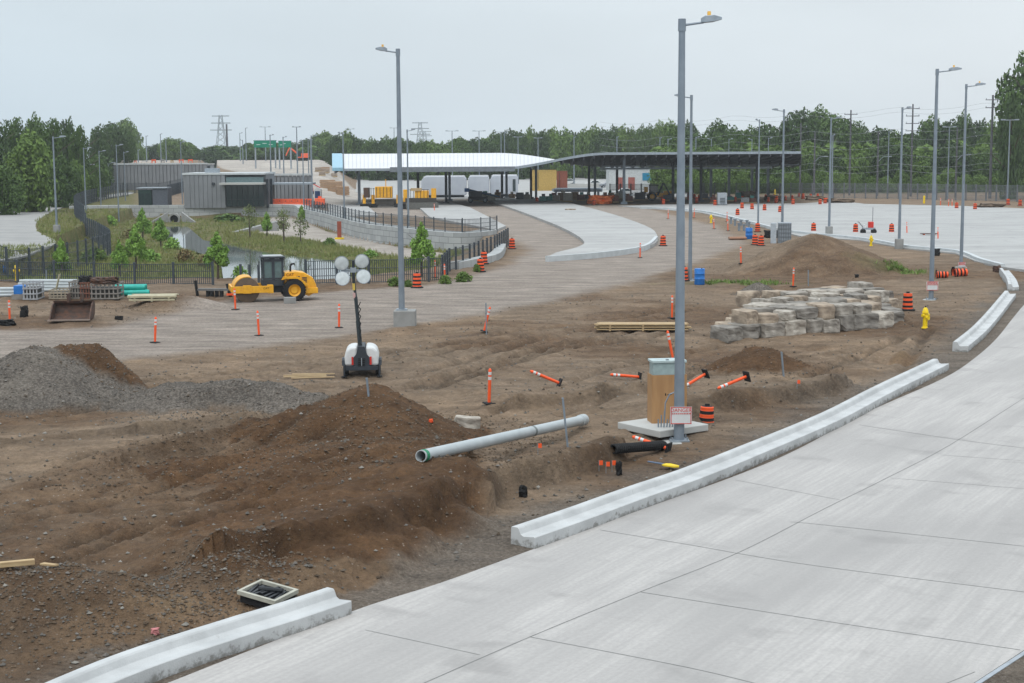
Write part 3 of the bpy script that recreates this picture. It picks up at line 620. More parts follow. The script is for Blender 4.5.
def hut():
    p = atd(138, 201, 240); t = thing('equipment_hut', 'small dark grey hut with green-black doors left of the concrete building', 'building', (p.x, 240, 0))
    s = 240/F
    MB().box((s*7, 1.5, 1.4), (s*13, 3, 2.8)).build('dark_wall', mat('hut_green', (.02, .045, .04), .5), t)
    MB().box((s*22, 1.5, 1.5), (s*15, 3, 3.1)).build('grey_wall', mat('hut_grey', (.09, .10, .12), .6), t)
    MB().box((s*14, 1.5, 3.1), (s*30, 3.4, .14)).build('roof', steel, t)
    for k in (3.5, 10): MB().box((s*k, -.05, 1.2), (s*5, .08, 2.2)).build('door', mat('hut_door', (.015, .03, .03), .4), t)
    return t
hut()
# low flat canopy right of the building
cp = atd(266, 200, 244); t = thing('flat_canopy', 'thin flat canopy on slim posts beside the glass corner of the building', 'canopy', (cp.x, 244, 0))
MB().box((3.6, 2, 3.55), (7.4, 6, .25)).build('roof', steel, t)
for x in (.6, 6.8):
    MB().box((x, -.4, 1.7), (.18, .18, 3.4)).build('post', dark, t)
# ---- inspection canopy with a twisted roof
def canopy():
    D0, D1 = 236.0, 274.0
    xa = atd(333, 160, D0).x; xb = atd(801, 160, D0).x
    t = thing('plaza_canopy', 'long wave-shaped canopy roof, white to the left and dark underside to the right', 'canopy', (0, 0, 0))
    def prof(u):
        px = 333+468*u; s = 1-(1-min(max((px-500)/105, 0), 1))**1 if False else min(max((px-497)/110, 0), 1); s = s*s*(3-2*s)
        zf = 5.95+(8.15-5.95)*s; zb = 8.15+(5.95-8.15)*s; return zf, zb
    n = 90; vs = []; KS = (D1-D0)/D0
    for dz in (0, -.38):
        for i in range(n+1):
            u = i/n; zf, zb = prof(u)
            for j in range(5):
                v = j/4; vs.append(((xa+(xb-xa)*u)*(1+KS*v), D0+(D1-D0)*v, zf+(zb-zf)*v+dz))
    fs = []; k = (n+1)*5; ms = []
    for i in range(n):
        for j in range(4):
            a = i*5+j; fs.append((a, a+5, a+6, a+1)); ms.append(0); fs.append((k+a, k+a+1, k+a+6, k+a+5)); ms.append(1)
    for i in range(n):
        a = i*5; fs.append((a, k+a, k+a+5, a+5)); ms.append(2); a = i*5+4; fs.append((a, a+5, k+a+5, k+a)); ms.append(3)
    for j in range(4):
        fs.append((j, j+1, k+j+1, k+j)); ms.append(3); a = n*5+j; fs.append((a, k+a, k+a+1, a+1)); ms.append(2)
    me = bpy.data.meshes.new('roof'); me.from_pydata(vs, [], fs)
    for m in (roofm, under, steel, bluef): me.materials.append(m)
    me.polygons.foreach_set('material_index', ms); me.update(); o = bpy.data.objects.new('roof', me); COL.objects.link(o); o.parent = t
    se = MB()                                        # standing seams
    for i in range(0, 120):
        u = i/120
        zf, zb = prof(u); x = xa+(xb-xa)*u; se.add([(x-.02, D0, zf), (x+.02, D0, zf), (x*(1+KS)+.02, D1, zb), (x*(1+KS)-.02, D1, zb), (x, D0, zf+.07), (x*(1+KS), D1, zb+.07)], [(0, 4, 5, 3), (1, 2, 5, 4)])
    se.build('roof_seam', mat('seam', (.5, .51, .53), .5), t)
    rb = MB()
    for i in range(0, 46):                            # ribs under the roof
        u = (i+.5)/46; zf, zb = prof(u); x_ = xa+(xb-xa)*u
        for j in range(4):
            x = x_*(1+KS*(j+.5)/4)
            y0 = D0+(D1-D0)*j/4; y1 = D0+(D1-D0)*(j+1)/4
            rb.add([(x-.08, y0+.1, zf+(zb-zf)*j/4-.40), (x+.08, y0+.1, zf+(zb-zf)*j/4-.40), (x+.08, y1, zf+(zb-zf)*(j+1)/4-.40), (x-.08, y1, zf+(zb-zf)*(j+1)/4-.40),
                    (x-.08, y0+.1, zf+(zb-zf)*j/4-.75), (x+.08, y0+.1, zf+(zb-zf)*j/4-.75), (x+.08, y1, zf+(zb-zf)*(j+1)/4-.75), (x-.08, y1, zf+(zb-zf)*(j+1)/4-.75)],
                   [(4, 5, 6, 7), (0, 3, 7, 4), (1, 5, 6, 2), (0, 4, 5, 1)])
    rb.build('roof_rib', mat('rib', (.09, .095, .105), .6), t)
    # grey front fascia boxes and the frame row under the dark end
    fa = MB(); x0 = atd(390, 168, D0).x; x1 = atd(515, 168, D0).x; fa.box(((x0+x1)/2, D0-.2, 5.75), (x1-x0, .35, .75)); fa.build('fascia', mat('fascia', (.16, .18, .2), .6), t)
    yb = D0+26; xs = [atd(px, 165, yb).x for px in (600, 645, 672, 705, 742, 780, 800)]
    b = MB()
    for i in range(len(xs)-1):
        if i % 2 == 0 or True:
            xm = (xs[i]+xs[i+1])/2; w = xs[i+1]-xs[i]-.6
            b.box((xm, yb, 6.55), (w, .2, .12)); b.box((xm, yb, 5.85), (w, .2, .12)); b.box((xm-w/2, yb, 6.2), (.12, .2, .8)); b.box((xm+w/2, yb, 6.2), (.12, .2, .8))
    b.build('sign_frame', steel, t)
    b = MB(); b.box(((atd(600, 165, D0+24).x+atd(772, 165, D0+24).x)/2, D0+24, 5.45), (atd(772, 165, D0+24).x-atd(600, 165, D0+24).x, .4, .35)); b.build('eave_beam', steel, t)
    dk = mat('column_dark', (.05, .055, .065), .6)
    for px, yb_, m in [(359, 205, galv), (418, 204, dk), (446, 204, dk), (449.5, 201, galv), (502, 200, dk), (506.5, 197, galv), (531, 198, dk), (536, 201, galv), (589, 198, dk), (595, 196, galv), (617, 199, dk),
                       (624, 205, galv), (673, 203, dk), (701, 203, dk), (711, 200, galv), (729, 197, galv), (752, 196, galv), (757, 204, dk), (768, 198, galv)]:
        D = min(max((HC+.0)*F/(yb_-152.6), D0+1), D1-1); p = atd(px, 180, D); v = (D-D0)/(D1-D0); u = (p.x/(1+KS*v)-xa)/(xb-xa); zf, zb = prof(min(max(u, 0), 1))
        zt = zf+(zb-zf)*v-.4; b = MB(); b.box((p.x, D, zt/2), (.42, .42, zt)); b.box((p.x, D, .15), (1.0, 1.0, .5)); b.build('column', m, t)
    bt = MB(); b2 = [atd(334, 160, D0+1), atd(347, 160, D0+1)]
    xk = xa*(1+KS)
    MB().add([(xa-.15, D0, 5.6), (xk-.15, D1, 7.7), (xk-.15, D1, 8.25), (xa-.15, D0, 6.1), (xa+1.6, D0-.1, 5.6), (xk+1.6, D1, 7.7), (xk+1.6, D1, 8.25), (xa+1.6, D0-.1, 6.1)],
             [(0, 1, 2, 3), (7, 6, 5, 4), (3, 2, 6, 7), (0, 3, 7, 4)]).build('end_film', mat('pale_blue_film', (.26, .44, .55), .5), t)
    return t
canopy()
# ================================================================== FENCES
fpost = mat('fence_post', (.05, .062, .075), .6); fmesh = mat('fence_mesh', (.045, .055, .065), .6)
def fence(pts, h, label, spacing=2.6, mesh=True, zf=None, barsp=.14, pr=.075, pm=None, mm=None, over=.12, group=None, bw=.05):
    P = [Vector(p) for p in pts]
    for p in P:
        if zf is None: p.z = T(p.x, p.y)
        elif zf is not False: p.z = zf
    t = thing('fence', label, 'fence', P[0], 0, group); o = P[0]; L = [0]
    for a, b in zip(P[:-1], P[1:]): L.append(L[-1]+(b-a).length)
    def pos(s):
        for i in range(len(P)-1):
            if s <= L[i+1] or i == len(P)-2:
                k = (s-L[i])/max(L[i+1]-L[i], 1e-6); return P[i].lerp(P[i+1], k)-o
    n = min(99, max(2, int(L[-1]/spacing))); pb = None
    for i in range(n+1):
        q = pos(L[-1]*i/n)
        if pb is None:
            pb = MB().box((0, 0, (h+over)/2-.2), (pr*2, pr*2, h+over+.4)).build('post', pm or fpost, t); pb.location = q
        else:
            c = pb.copy(); COL.objects.link(c); c.parent = t; c.location = q
    if mesh:
        b = MB(); nb = int(L[-1]/barsp)
        for i in range(nb):
            q = pos(L[-1]*(i+.5)/nb); q2 = pos(min(L[-1], L[-1]*(i+.5)/nb+.02)); d = (q2-q); d.z = 0; d = d.normalized()*bw/2 if d.length > 0 else Vector((bw/2, 0, 0))
            b.add([q-d+Vector((0, 0, .05)), q+d+Vector((0, 0, .05)), q+d+Vector((0, 0, h)), q-d+Vector((0, 0, h))], [(0, 1, 2, 3)])
        for k in (.06, .35, .65, .99):
            for i in range(len(P)-1): b.tube(P[i]-o+Vector((0, 0, h*k)), P[i+1]-o+Vector((0, 0, h*k)), .022, .022, 4, cap=False)
        me = bpy.data.meshes.new('mesh_panel'); me.from_pydata(b.v, [], b.f); me.materials.append(mm or fmesh); c = bpy.data.objects.new('mesh_panel', me); COL.objects.link(c); c.parent = t
    return t
fence([atz(*p) for p in [(-60, 283), (0, 283), (60, 284), (130, 284), (213, 285)]], 1.35, 'low dark mesh fence in front of the pond, from the left edge to the sapling', 2.4)
fence([atz(*p) for p in [(241, 285), (259, 285)]], 1.25, 'short open gate frame left of the yellow roller', 1.1, mesh=False)
fence([atz(*p) for p in [(306, 284), (350, 284), (400, 283), (441, 281), (450, 272), (470, 266), (495, 255), (508, 246)]], 1.5, 'low dark mesh fence right of the roller, curving up beside the low block wall', 2.0)
fence(smooth([atz(*p) for p in [(-60, 264), (11, 262), (48, 257), (85, 250), (107, 243), (109, 239), (98, 231), (84, 224), (76, 217), (76, 211), (86, 205), (104, 200), (128, 196)]], 4), 2.3,
      'tall dark mesh fence curving round the left asphalt road', 2.6)
fence([p+Vector((0, 0, 0)) for p in [Vector((q.x, q.y+.9, .45)) for q in wbs[26:]]], 1.3, 'dark railing fence standing on top of the curved block wall', 2.2, zf=False, pr=.055)
fence([atz(*p) for p in [(112, 193), (160, 193.5), (206, 194)]], 2.2, 'thin fence at the foot of the tall panel wall', 3)
fence([atz(*p) for p in [(168, 196.5), (184, 192)]], 2.2, 'short dark fence panel between the hut and the concrete building', 1.6, bw=.1)
sfp = mat('security_post', (.13, .14, .155), .6); sfm = mat('security_mesh', (.15, .165, .18), .6)
fence([atz(*p) for p in [(610, 199), (690, 198), (800, 198), (900, 199), (1024, 202), (1130, 206)]], 2.55, 'long grey security fence crossing behind the far plaza at right', 1.9, barsp=.17, pr=.10, pm=sfp, mm=sfm, bw=.062)
# ================================================================== LIGHT POLES
def light_pole(base, H, arm, label, style='flat', rb=.12, base_kind='plate', photo=False, group='galvanised road light poles', scale=1, lean=0, yaw=0):
    t = thing('light_pole', label, 'light pole', base, yaw, group, tilt=(0, lean, yaw))
    rt = rb*.58
    MB().tube((0, 0, 0), (0, 0, H), rb, rt, 10).build('shaft', galv, t, smooth=True)
    sg = 1 if arm > 0 else -1; a = abs(arm)
    if style == 'flat':
        MB().tube((0, 0, H-.28), (0, 0, H+.06), rt*1.25, rt*1.2, 8).build('cap', galv, t)
        MB().tube((0, 0, H-.12), (sg*a*.55, 0, H-.04), .04*scale, .035*scale, 6).build('arm', galv, t)
        x0, x1 = a*.48, a; hd = MB()
        pts = [(x0, -.07, .05), (x0+.18*(x1-x0), -.15, .10), (x0+.6*(x1-x0), -.17, .09), (x1, -.06, .02)]
        vs = []
        for x, w, th in pts: vs += [(sg*x, w*scale, H-.02+th*scale+.10*(x/a)), (sg*x, -w*scale, H-.02+th*scale+.10*(x/a)), (sg*x, -w*scale, H-.06-th*scale*.5+.10*(x/a)), (sg*x, w*scale, H-.06-th*scale*.5+.10*(x/a))]
        fs = [(0, 1, 2, 3), (15, 14, 13, 12)]
        for i in range(3):
            for j in range(4): fs.append((i*4+j, i*4+(j+1) % 4, i*4+4+(j+1) % 4, i*4+4+j))
        l = hd.add(vs, fs).build('lamp_head', steel, t, bevel=.01 if rb > .11 else 0)
        if photo: MB().tube((sg*a*.68, 0, H+.10), (sg*a*.68, 0, H+.26), .06, .05, 8).build('photocell', mat('amber', (.75, .42, .08), .4), l)
    elif style == 'old':
        pts = [Vector((0, 0, H-.6)), Vector((sg*a*.3, 0, H-.15)), Vector((sg*a*.65, 0, H+.1)), Vector((sg*a*.8, 0, H+.12))]
        MB().path(pts, .05, 6).build('arm', galv, t); MB().box((sg*a*.92, 0, H+.10), (.85, .3, .18)).build('lamp_head', steel, t)
    elif style == 'tee':
        MB().box((0, 0, H), (a*2, .12, .12)).build('crossarm', steel, t)
        for s in (-1, 1): MB().box((s*a*.85, 0, H+.05), (a*.5, .4, .18)).build('lamp_head', steel, t)
    if base_kind == 'plate':
        MB().box((0, 0, .02), (rb*3.6, rb*3.6, .05)).build('base_plate', steel, t)
        b = MB()
        for x in (-1, 1):
            for y in (-1, 1): b.tube((x*rb*1.4, y*rb*1.4, .04), (x*rb*1.4, y*rb*1.4, .14), .02, .02, 6)
        b.build('anchor_bolt', steel, t)
        MB().tube((0, 0, -.2), (0, 0, .0), rb*3.2, rb*3.2, 20).build('footing', concl, t)
    elif base_kind == 'pier':
        MB().box((.15, 0, -.45), (1.05, 1.0, 1.0)).build('concrete_pier', conc, t, bevel=.04)
        MB().box((0, 0, .08), (rb*3.4, rb*3.4, .06)).build('base_plate', steel, t)
    elif base_kind == 'block': MB().box((0, 0, .35), (.62, .62, 1.0)).build('concrete_pier', conc, t, bevel=.03)
    return t
def pole_px(bx, by, tx, ty, arm_px, label, **k):
    b = at(bx, by); b = b+Vector((0, 0, .72 if k.get('base_kind') == 'pier' else 0)); D = b.y; top = atd(tx, ty, D); H = top.z-b.z
    if 'D' in k: pass
    return light_pole(b, H, arm_px*D/F, label, **k)
def pole_D(px, D, ty, arm_px, label, z0=None, **k):
    p = atd(px, ty, D); z = T(p.x, p.y) if z0 is None else z0; return light_pole((p.x, p.y, z), p.z-z, arm_px*D/F, label, base_kind='none', **k)
P0 = pole_px(679, 441, 680, 21, 39, 'tall grey light pole with the danger sign, closest to the camera', rb=.155, photo=True)
P1 = pole_px(402, 326, 396, 50, -22, 'grey light pole on a concrete pier in the middle of the haul road', rb=.15, base_kind='pier', photo=True)
P2 = pole_px(931, 300, 936, 70, 24, 'grey light pole carrying a warning sign beside the near yellow hydrant', rb=.14, photo=True)
P3 = pole_px(961, 267, 965, 85, 19, 'grey light pole carrying a warning sign beside two toppled barrels', rb=.13, photo=True)
P4 = pole_px(690, 281, 690, 96, -17, 'grey light pole just right of the nearest one, rising by the blue barrel', rb=.13)
P5 = pole_px(782, 241, 783, 110, -12, 'grey light pole behind the grey electrical cabinet', rb=.13, base_kind='none')
P6 = pole_px(899, 249, 903, 108, 9, 'grey light pole on the plaza edge left of the far yellow hydrant stretch', rb=.13, base_kind='block')
P7 = pole_px(829, 235, 830, 118, 10, 'grey light pole behind the crest of the big soil mound', rb=.13, base_kind='block')
P8 = pole_px(758, 229, 759, 120, -4, 'slim light pole by the pair of striped barrels near the blue bin', rb=.10, base_kind='none')
P9 = pole_px(57, 233, 52, 137, 13, 'light pole on the grass tip where the left asphalt road bends', rb=.13, base_kind='block')
P10 = pole_px(86, 212, 83.5, 148, 8, 'light pole standing inside the left fence bend', rb=.12, base_kind='none')
P11 = pole_px(101, 206, 98, 151, 7, 'light pole between the left fence bend and the panel wall', rb=.11, base_kind='none')
P12 = pole_px(119, 222, 116.5, 145, 7, 'light pole in front of the left end of the tall panel wall', rb=.11, base_kind='none')
P13 = pole_px(17, 211, 14.5, 164, 15, 'curved-arm street lamp beside the left asphalt road', style='old', rb=.13, base_kind='none')
P14 = pole_D(81, 285, 165, 12, 'curved-arm street lamp behind the inner left light pole', style='old', rb=.12)
P15 = pole_D(54.5, 300, 163, 10, 'curved-arm street lamp hidden behind the pole at the road bend', style='old', rb=.12)
P16 = pole_px(125.5, 201, 123, 152, 5, 'short-looking light pole just right of the panel wall corner', rb=.11, base_kind='none')
P17 = pole_px(109, 194, 108, 163, 6, 'small distant curved-arm lamp at the left corner of the panel wall', style='old', rb=.11, base_kind='none')
P18 = pole_px(344.5, 222, 343, 133, -5, 'light pole in front of the white canopy end, on the wall-top lane', rb=.11, base_kind='none')
P19 = pole_px(408.5, 228, 408.5, 130, 8, 'light pole right of the concrete-pier pole, in front of the paving machines', rb=.12, base_kind='none')
P20 = pole_px(313, 222, 312.5, 136, 6, 'light pole by the portable toilet near the wall corner', rb=.11, base_kind='none')
P21 = pole_px(304, 208, 303, 141, -3, 'light pole behind the right end of the orange barriers', rb=.12, base_kind='none')
P22 = pole_px(182.5, 204, 181, 142, 4, 'light pole against the left corner of the concrete building', rb=.11, base_kind='none')
FAR = [(138, 420, 150, 0, 'flat'), (146, 450, 136, 0, 'flat'), (160.3, 430, 134, 0, 'flat'), (165.7, 430, 139, 0, 'flat'), (239.7, 480, 133, 3, 'flat'), (242.5, 430, 140, -3, 'flat'), (245.5, 500, 128, 0, 'flat'),
       (265, 470, 127, 5, 'tee'), (270, 330, 135, 4, 'flat'), (283, 340, 137, 4, 'flat'), (296.5, 330, 127, 4, 'tee'), (308, 300, 140, 3, 'flat'), (310.5, 360, 140, 0, 'flat'), (350, 520, 129, 4, 'tee'),
       (394, 500, 128, 4, 'tee'), (452, 420, 131, 6, 'tee'), (479, 430, 131, 6, 'tee'), (501, 440, 132, 6, 'tee'), (504.5, 420, 133, 0, 'flat'), (518, 400, 137, 4, 'tee'), (538, 380, 138, 4, 'tee'), (574, 360, 137, 0, 'flat'), (617, 350, 137, 0, 'flat'),
       (660, 340, 138, 0, 'flat'), (668, 330, 139, 4, 'flat'), (696, 330, 137, 4, 'flat'), (711.5, 320, 139, -4, 'flat'), (729, 320, 139, 4, 'flat'), (752, 300, 139, -4, 'flat'), (768.5, 300, 138, 4, 'flat'),
       (833, 250, 135, 0, 'flat'), (889, 270, 131, 3, 'flat'), (949.5, 260, 127, 6, 'tee'), (1010, 235, 120, 8, 'tee')]
near_what = ['above the left panel wall', 'above the left panel wall', 'above the left panel wall', 'above the left panel wall', 'between the lattice tower and the green signs', 'between the lattice tower and the green signs', 'between the lattice tower and the green signs']
refs = {138: 'leftmost of those above the panel wall', 146: 'second from the left above the panel wall', 160.3: 'left one of the close pair above the panel wall', 165.7: 'right one of the close pair above the panel wall',
        239.7: 'first right of the wooden mast by the lattice tower', 242.5: 'short one just left of the green signs', 245.5: 'tall one just left of the green signs', 265: 'rising from behind the larger green sign', 270: 'in front of the larger green sign',
        283: 'in front of the smaller green sign', 296.5: 'just right of the smaller green sign', 308: 'left of the red lift on the ramp', 310.5: 'behind the red lift on the ramp', 350: 'behind the left end of the white roof',
        394: 'behind the white roof, close to the pier pole', 452: 'behind the white roof, right of the distant lattice tower', 479: 'above the middle of the white roof', 501: 'left one of the pair above the white roof', 504.5: 'right one of the pair above the white roof',
        518: 'above the highest part of the white roof', 538: 'above the right slope of the white roof', 574: 'above the dip where white roof meets dark roof', 617: 'above the left part of the dark roof', 660: 'just left of the nearest pole, above the dark roof',
        668: 'seen under and over the dark roof near the digger', 696: 'just right of the blue-barrel pole, over the dark roof', 711.5: 'over the dark roof above the grey generator', 729: 'over the dark roof between generator and cabinet', 752: 'over the dark roof left of the slim pole',
        768.5: 'over the dark roof, left of the cabinet pole', 833: 'thin one doubled behind the mound pole', 889: 'against the woods left of the plaza-edge pole', 949.5: 'between the two sign-bearing poles, against the woods', 1010: 'farthest right, against the tall tree'}
for px, D, ty, arm, st in FAR:
    pole_D(px, D, ty, arm if arm else 2, 'distant light pole '+refs[px], style=st, rb=.13 if D < 330 else .17, scale=1.3)
# wooden utility poles and wires
def util(px, D, ty, label, arms=1, lamp=False, r=.2):
    p = atd(px, ty, D); t = thing('utility_pole', label, 'utility pole', (p.x, p.y, T(p.x, p.y)), 0, 'dark utility poles')
    H = p.z-T(p.x, p.y); MB().tube((0, 0, 0), (0, 0, H), r, r*.65, 8).build('shaft', utilp, t)
    for k in range(arms):
        z = H-.8-k*1.3; MB().box((0, 0, z), (2.4, .12, .12)).build('crossarm', utilp, t)
        for s in (-1.1, 1.1): MB().tube((s, 0, z), (s, 0, z+.3), .07, .05, 6).build('insulator', steel, t)
    if lamp: MB().path([Vector((0, 0, H*.52)), Vector((.9, 0, H*.60)), Vector((1.8, 0, H*.61))], .05).build('lamp_arm', galv, t); MB().box((2.1, 0, H*.61), (.8, .3, .16)).build('lamp_head', steel, t)
    return p
util(226.5, 600, 124, 'wooden mast right beside the left lattice tower', 0, r=.5)
util(801, 300, 123, 'dark utility pole above the right end of the dark roof', 1)
util(815, 290, 132, 'utility pole with a curved lamp arm right of the dark roof', 0, True)
util(851, 285, 110, 'dark utility pole left of the plaza-edge light pole, behind the fence', 1)
util(878.5, 280, 131, 'utility pole with a lamp arm and transformer, behind the fence', 0, True)
util(913, 275, 104, 'dark utility pole with many insulators left of the sign-bearing poles', 4)
util(957.5, 268, 127, 'utility pole with a lamp arm close behind the right sign-bearing pole', 0, True)
util(993, 262, 95, 'tall dark utility pole near the right edge', 2, r=.26)
wm = mat('wire', (.32, .34, .36), .5)
for i, (ya, yb, lab) in enumerate([(118, 97, 'topmost overhead wire crossing above the right woods'), (122, 102, 'second overhead wire from the top over the right woods'), (134, 122, 'overhead wire along the crowns of the right woods'), (141, 131, 'overhead wire just under the crown tops of the right woods'),
                               (147, 140, 'overhead wire through the middle of the right woods'), (153, 151, 'overhead wire level with the dark roof top'), (160, 162, 'second lowest overhead wire before the right woods'), (166, 168, 'lowest overhead wire before the right woods')]):
    pts = []
    A = atd(600, ya+4, 330); B = atd(1090, yb, 250); 
    for k in range(41):
        u = k/40; p = A.lerp(B, u); p.z -= .8*math.sin(PI*((u*6) % 1)); pts.append(p)
    o = MB().path(pts, .017, 4).build('overhead_wire', wm); tag(o, lab, 'wire', 'overhead wires on the utility poles')
def lattice(px, D, ty, label):
    p = atd(px, ty, D); H = p.z; t = thing('transmission_tower', label, 'pylon', (p.x, p.y, 0)); b = MB(); r = .35
    def w(z): return 4.2*(1-z/H)**1.2+1.0
    zs = [H*k/9 for k in range(10)]
    for i in range(9):
        a, c = w(zs[i]), w(zs[i+1])
        for sx_, sy_ in ((1, 1), (1, -1), (-1, 1), (-1, -1)): b.tube((a*sx_, a*sy_, zs[i]), (c*sx_, c*sy_, zs[i+1]), r, r, 4)
        for s in (-1, 1): b.tube((a*s, -a, zs[i]), (-c*s, -c, zs[i+1]), r*.6, r*.6, 4)
    b.build('lattice', steel, t)
    for k, l in ((.98, 8), (.84, 9), (.70, 10)): MB().box((0, 0, H*k), (l*1.6, .7, .7)).build('crossarm', steel, t)
lattice(220.5, 1150, 115, 'grey lattice pylon on the skyline left of the green signs'); lattice(420, 1250, 122, 'pale lattice pylon on the skyline behind the white roof'); lattice(424.5, 1500, 131, 'faint farther lattice pylon just right of the one behind the roof')
# green road signs
for x0, x1, y0, y1, D, lab in [(254, 276, 140.5, 147.5, 400, 'larger green overhead road sign on the elevated road'), (278.5, 291, 141, 147.5, 396, 'smaller green overhead road sign to the right of the larger one')]:
    a = atd(x0, y1, D); c = atd(x1, y0, D); zg = T(a.x, D); t = thing('road_sign', lab, 'road sign', (a.x, D, zg))
    w, z0_, z1_ = c.x-a.x, a.z-zg, c.z-zg
    MB().box((w/2, 0, (z0_+z1_)/2), (w, .15, z1_-z0_)).build('sign_panel', green, t)
    b = MB()
    for k in range(3 if w > 4 else 2): b.box((w*(.2+.28*k), -.1, (z0_+z1_)/2+.15*((k % 2)*2-1)), (w*.18, .04, .14))
    b.build('legend_line', mat('sign_white', (.6, .7, .66), .5), t)
    MB().box((w*.5, .2, z1_), (w*1.05, .25, .25)).build('truss', steel, t)
    for k in (.05, .95): MB().box((w*k, .3, z0_/2), (.35, .35, z0_)).build('post', steel, t)

# ================================================================== TREES
def leaf_mesh(name, R, H, nclump, per, leaf, seed, shape='round', m=None):
    rr = random.Random(seed); V = []; n = nclump*per; lobes = []; nl = {'round': 15, 'tall': 16, 'dome': 13, 'cone': 14}[shape]
    for k in range(nl):
        h = (k+.5)/nl; a = k*2.4+rr.random(); 
        w = {'round': math.sin(PI*(.12+.80*h))**.7, 'tall': .55+.35*math.sin(PI*h), 'dome': (1-h*h)**.6, 'cone': (1-h)**.9+.05}[shape]
        rl = R*(.30+.16*rr.random())*(1 if shape != 'cone' else (1-h)*.8+.25); rad = max(0, R*w-rl*.75)*rr.uniform(.6, 1.05)
        lobes.append((Vector((math.cos(a)*rad, math.sin(a)*rad, H*(.08+.86*h)-(rl*.3 if h > .8 else 0))), rl))
    tot = sum(l[1]**2 for l in lobes)
    for C, rl in lobes:
        for k in range(int(n*rl*rl/tot)):
            d = Vector((rr.gauss(0, 1), rr.gauss(0, 1), rr.gauss(0, 1)+.25)).normalized(); p = C+d*rl*(1-.55*rr.random()**2)*(1+.12*math.sin(7*d.x+5*d.z+seed)); p.z = max(p.z, .0)
            s_ = leaf*(.6+.8*rr.random()); q = (d*.8+Vector((rr.gauss(0, 1), rr.gauss(0, 1), rr.gauss(0, 1)+.5)).normalized()).normalized().to_track_quat('Z', 'Y'); R3 = Matrix.Rotation(rr.random()*6, 3, 'Z')
            V += [tuple(p+q@(R3@Vector(v))) for v in ((s_, 0, 0), (0, s_*.6, 0), (-s_*.8, 0, 0), (0, -s_*.6, 0))]
    me = bpy.data.meshes.new(name); me.from_pydata(V, [], [(i, i+1, i+2, i+3) for i in range(0, len(V), 4)]); me.materials.append(m); me.update(); return me
fo = [mat('foliage_dark', (0.029, 0.061, 0.013), .7, (0.071, 0.124, 0.022), .3, island=True), mat('foliage_mid', (0.048, 0.094, 0.016), .7, (0.105, 0.168, 0.030), .3, island=True),
      mat('foliage_deep', (0.021, 0.046, 0.012), .7, (0.050, 0.088, 0.021), .3, island=True), mat('foliage_bright', (.10, .20, .030), .6, (.19, .32, .055), .6, island=True), mat('foliage_olive', (.085, .115, .035), .7, (.15, .18, .07), .5, island=True)]
def trunk_mesh(H, r, seed, limbs=5):
    rr = random.Random(seed); b = MB(); b.tube((0, 0, 0), (.02*H, 0, H*.55), r, r*.6, 7); b.tube((.02*H, 0, H*.55), (0, .02*H, H*.9), r*.6, r*.15, 6)
    for k in range(limbs):
        z = H*(.3+.1*k); a = rr.random()*6.28; L = H*.28; b.tube((.01*H, 0, z), (math.cos(a)*L, math.sin(a)*L, z+L*.8), r*.35, r*.08, 5)
    o = b.build('trunk', bark); me = o.data; bpy.data.objects.remove(o); return me
CR = {}
for i, (sh, fm) in enumerate([('round', 0), ('round', 1), ('tall', 2), ('round', 2), ('tall', 0), ('dome', 1)]):
    CR[i] = leaf_mesh('crown', 1.0, 1.5 if sh == 'round' else 2.3 if sh == 'tall' else 1.15, 150, 42, .055, 40+i, sh, fo[fm])
TRK = trunk_mesh(1.0, .03, 5)
def tree(x, y, H, R, v, label, group=None, name='tree', low=.12, cat='tree'):
    z = T(x, y); t = thing(name, label, cat, (x, y, z), random.random()*6.28, group)
    c = bpy.data.objects.new('crown', CR[v]); COL.objects.link(c); c.parent = t; hz = {0: 1.5, 1: 1.5, 2: 2.3, 3: 1.5, 4: 2.3, 5: 1.15}[v]
    c.location = (0, 0, H*low); c.scale = (R, R, H*(1-low)/hz/1.03)
    k = bpy.data.objects.new('trunk', TRK); COL.objects.link(k); k.parent = t; k.scale = (H, H, H*.9)
    return t
def tree_px(px, D, ty, rpx, v, label, group=None, **k):
    p = atd(px, ty, D); return tree(p.x, D, p.z-T(p.x, D), rpx*D/F, v, label, group, **k)
LT = [(-12, 250, 118, 22, 3), (12, 262, 116, 19, 4), (33, 275, 119, 17, 0), (50, 262, 117, 17, 4), (66, 280, 121, 17, 3), (78, 270, 124, 12, 4), (30, 225, 136, 30, 1), (2, 215, 168, 22, 0), (28, 226, 165, 18, 5), (60, 245, 158, 20, 0), (84, 275, 170, 16, 5),
      (75, 265, 163, 16, 1), (97, 350, 128, 13, 3), (112, 385, 124, 18, 3), (126, 390, 131, 12, 0), (97, 300, 158, 15, 0), (90, 298, 176, 14, 5), (50, 250, 186, 14, 5), (8, 228, 186, 18, 5), (100, 335, 172, 8, 1), (72, 272, 184, 13, 5)]
LL = ['edge tree at the far left, partly out of frame', 'tall dark tree behind the curved-arm street lamp at left', 'tall tree left of the road-bend light pole', 'tall open-crowned tree directly behind the road-bend light pole', 'tall thin-crowned tree right of the road-bend light pole',
      'last tall tree before the sky gap at left', 'broad lighter green round tree in front of the tall dark ones at left', 'low dark tree touching the left edge of the photo', 'bushy low tree between the left edge and the road bend pole', 'dark mid-height tree at the road-bend light pole',
      'bushy shrub-like tree beside the left fence bend', 'mid-green tree in front of the last tall tree at left', 'left lobe tree of the round clump beyond the sky gap', 'highest round tree of the clump beyond the sky gap', 'right-hand tree of the clump next to the panel wall',
      'reddish-green mid-size tree left of the panel wall corner', 'low bush at the grass verge by the inner left pole', 'low rounded bush on the verge right of the curved-arm lamp', 'low bush on the verge at the left edge', 'small tree tucked against the panel wall corner', 'low pale bush on the verge behind the fence bend']
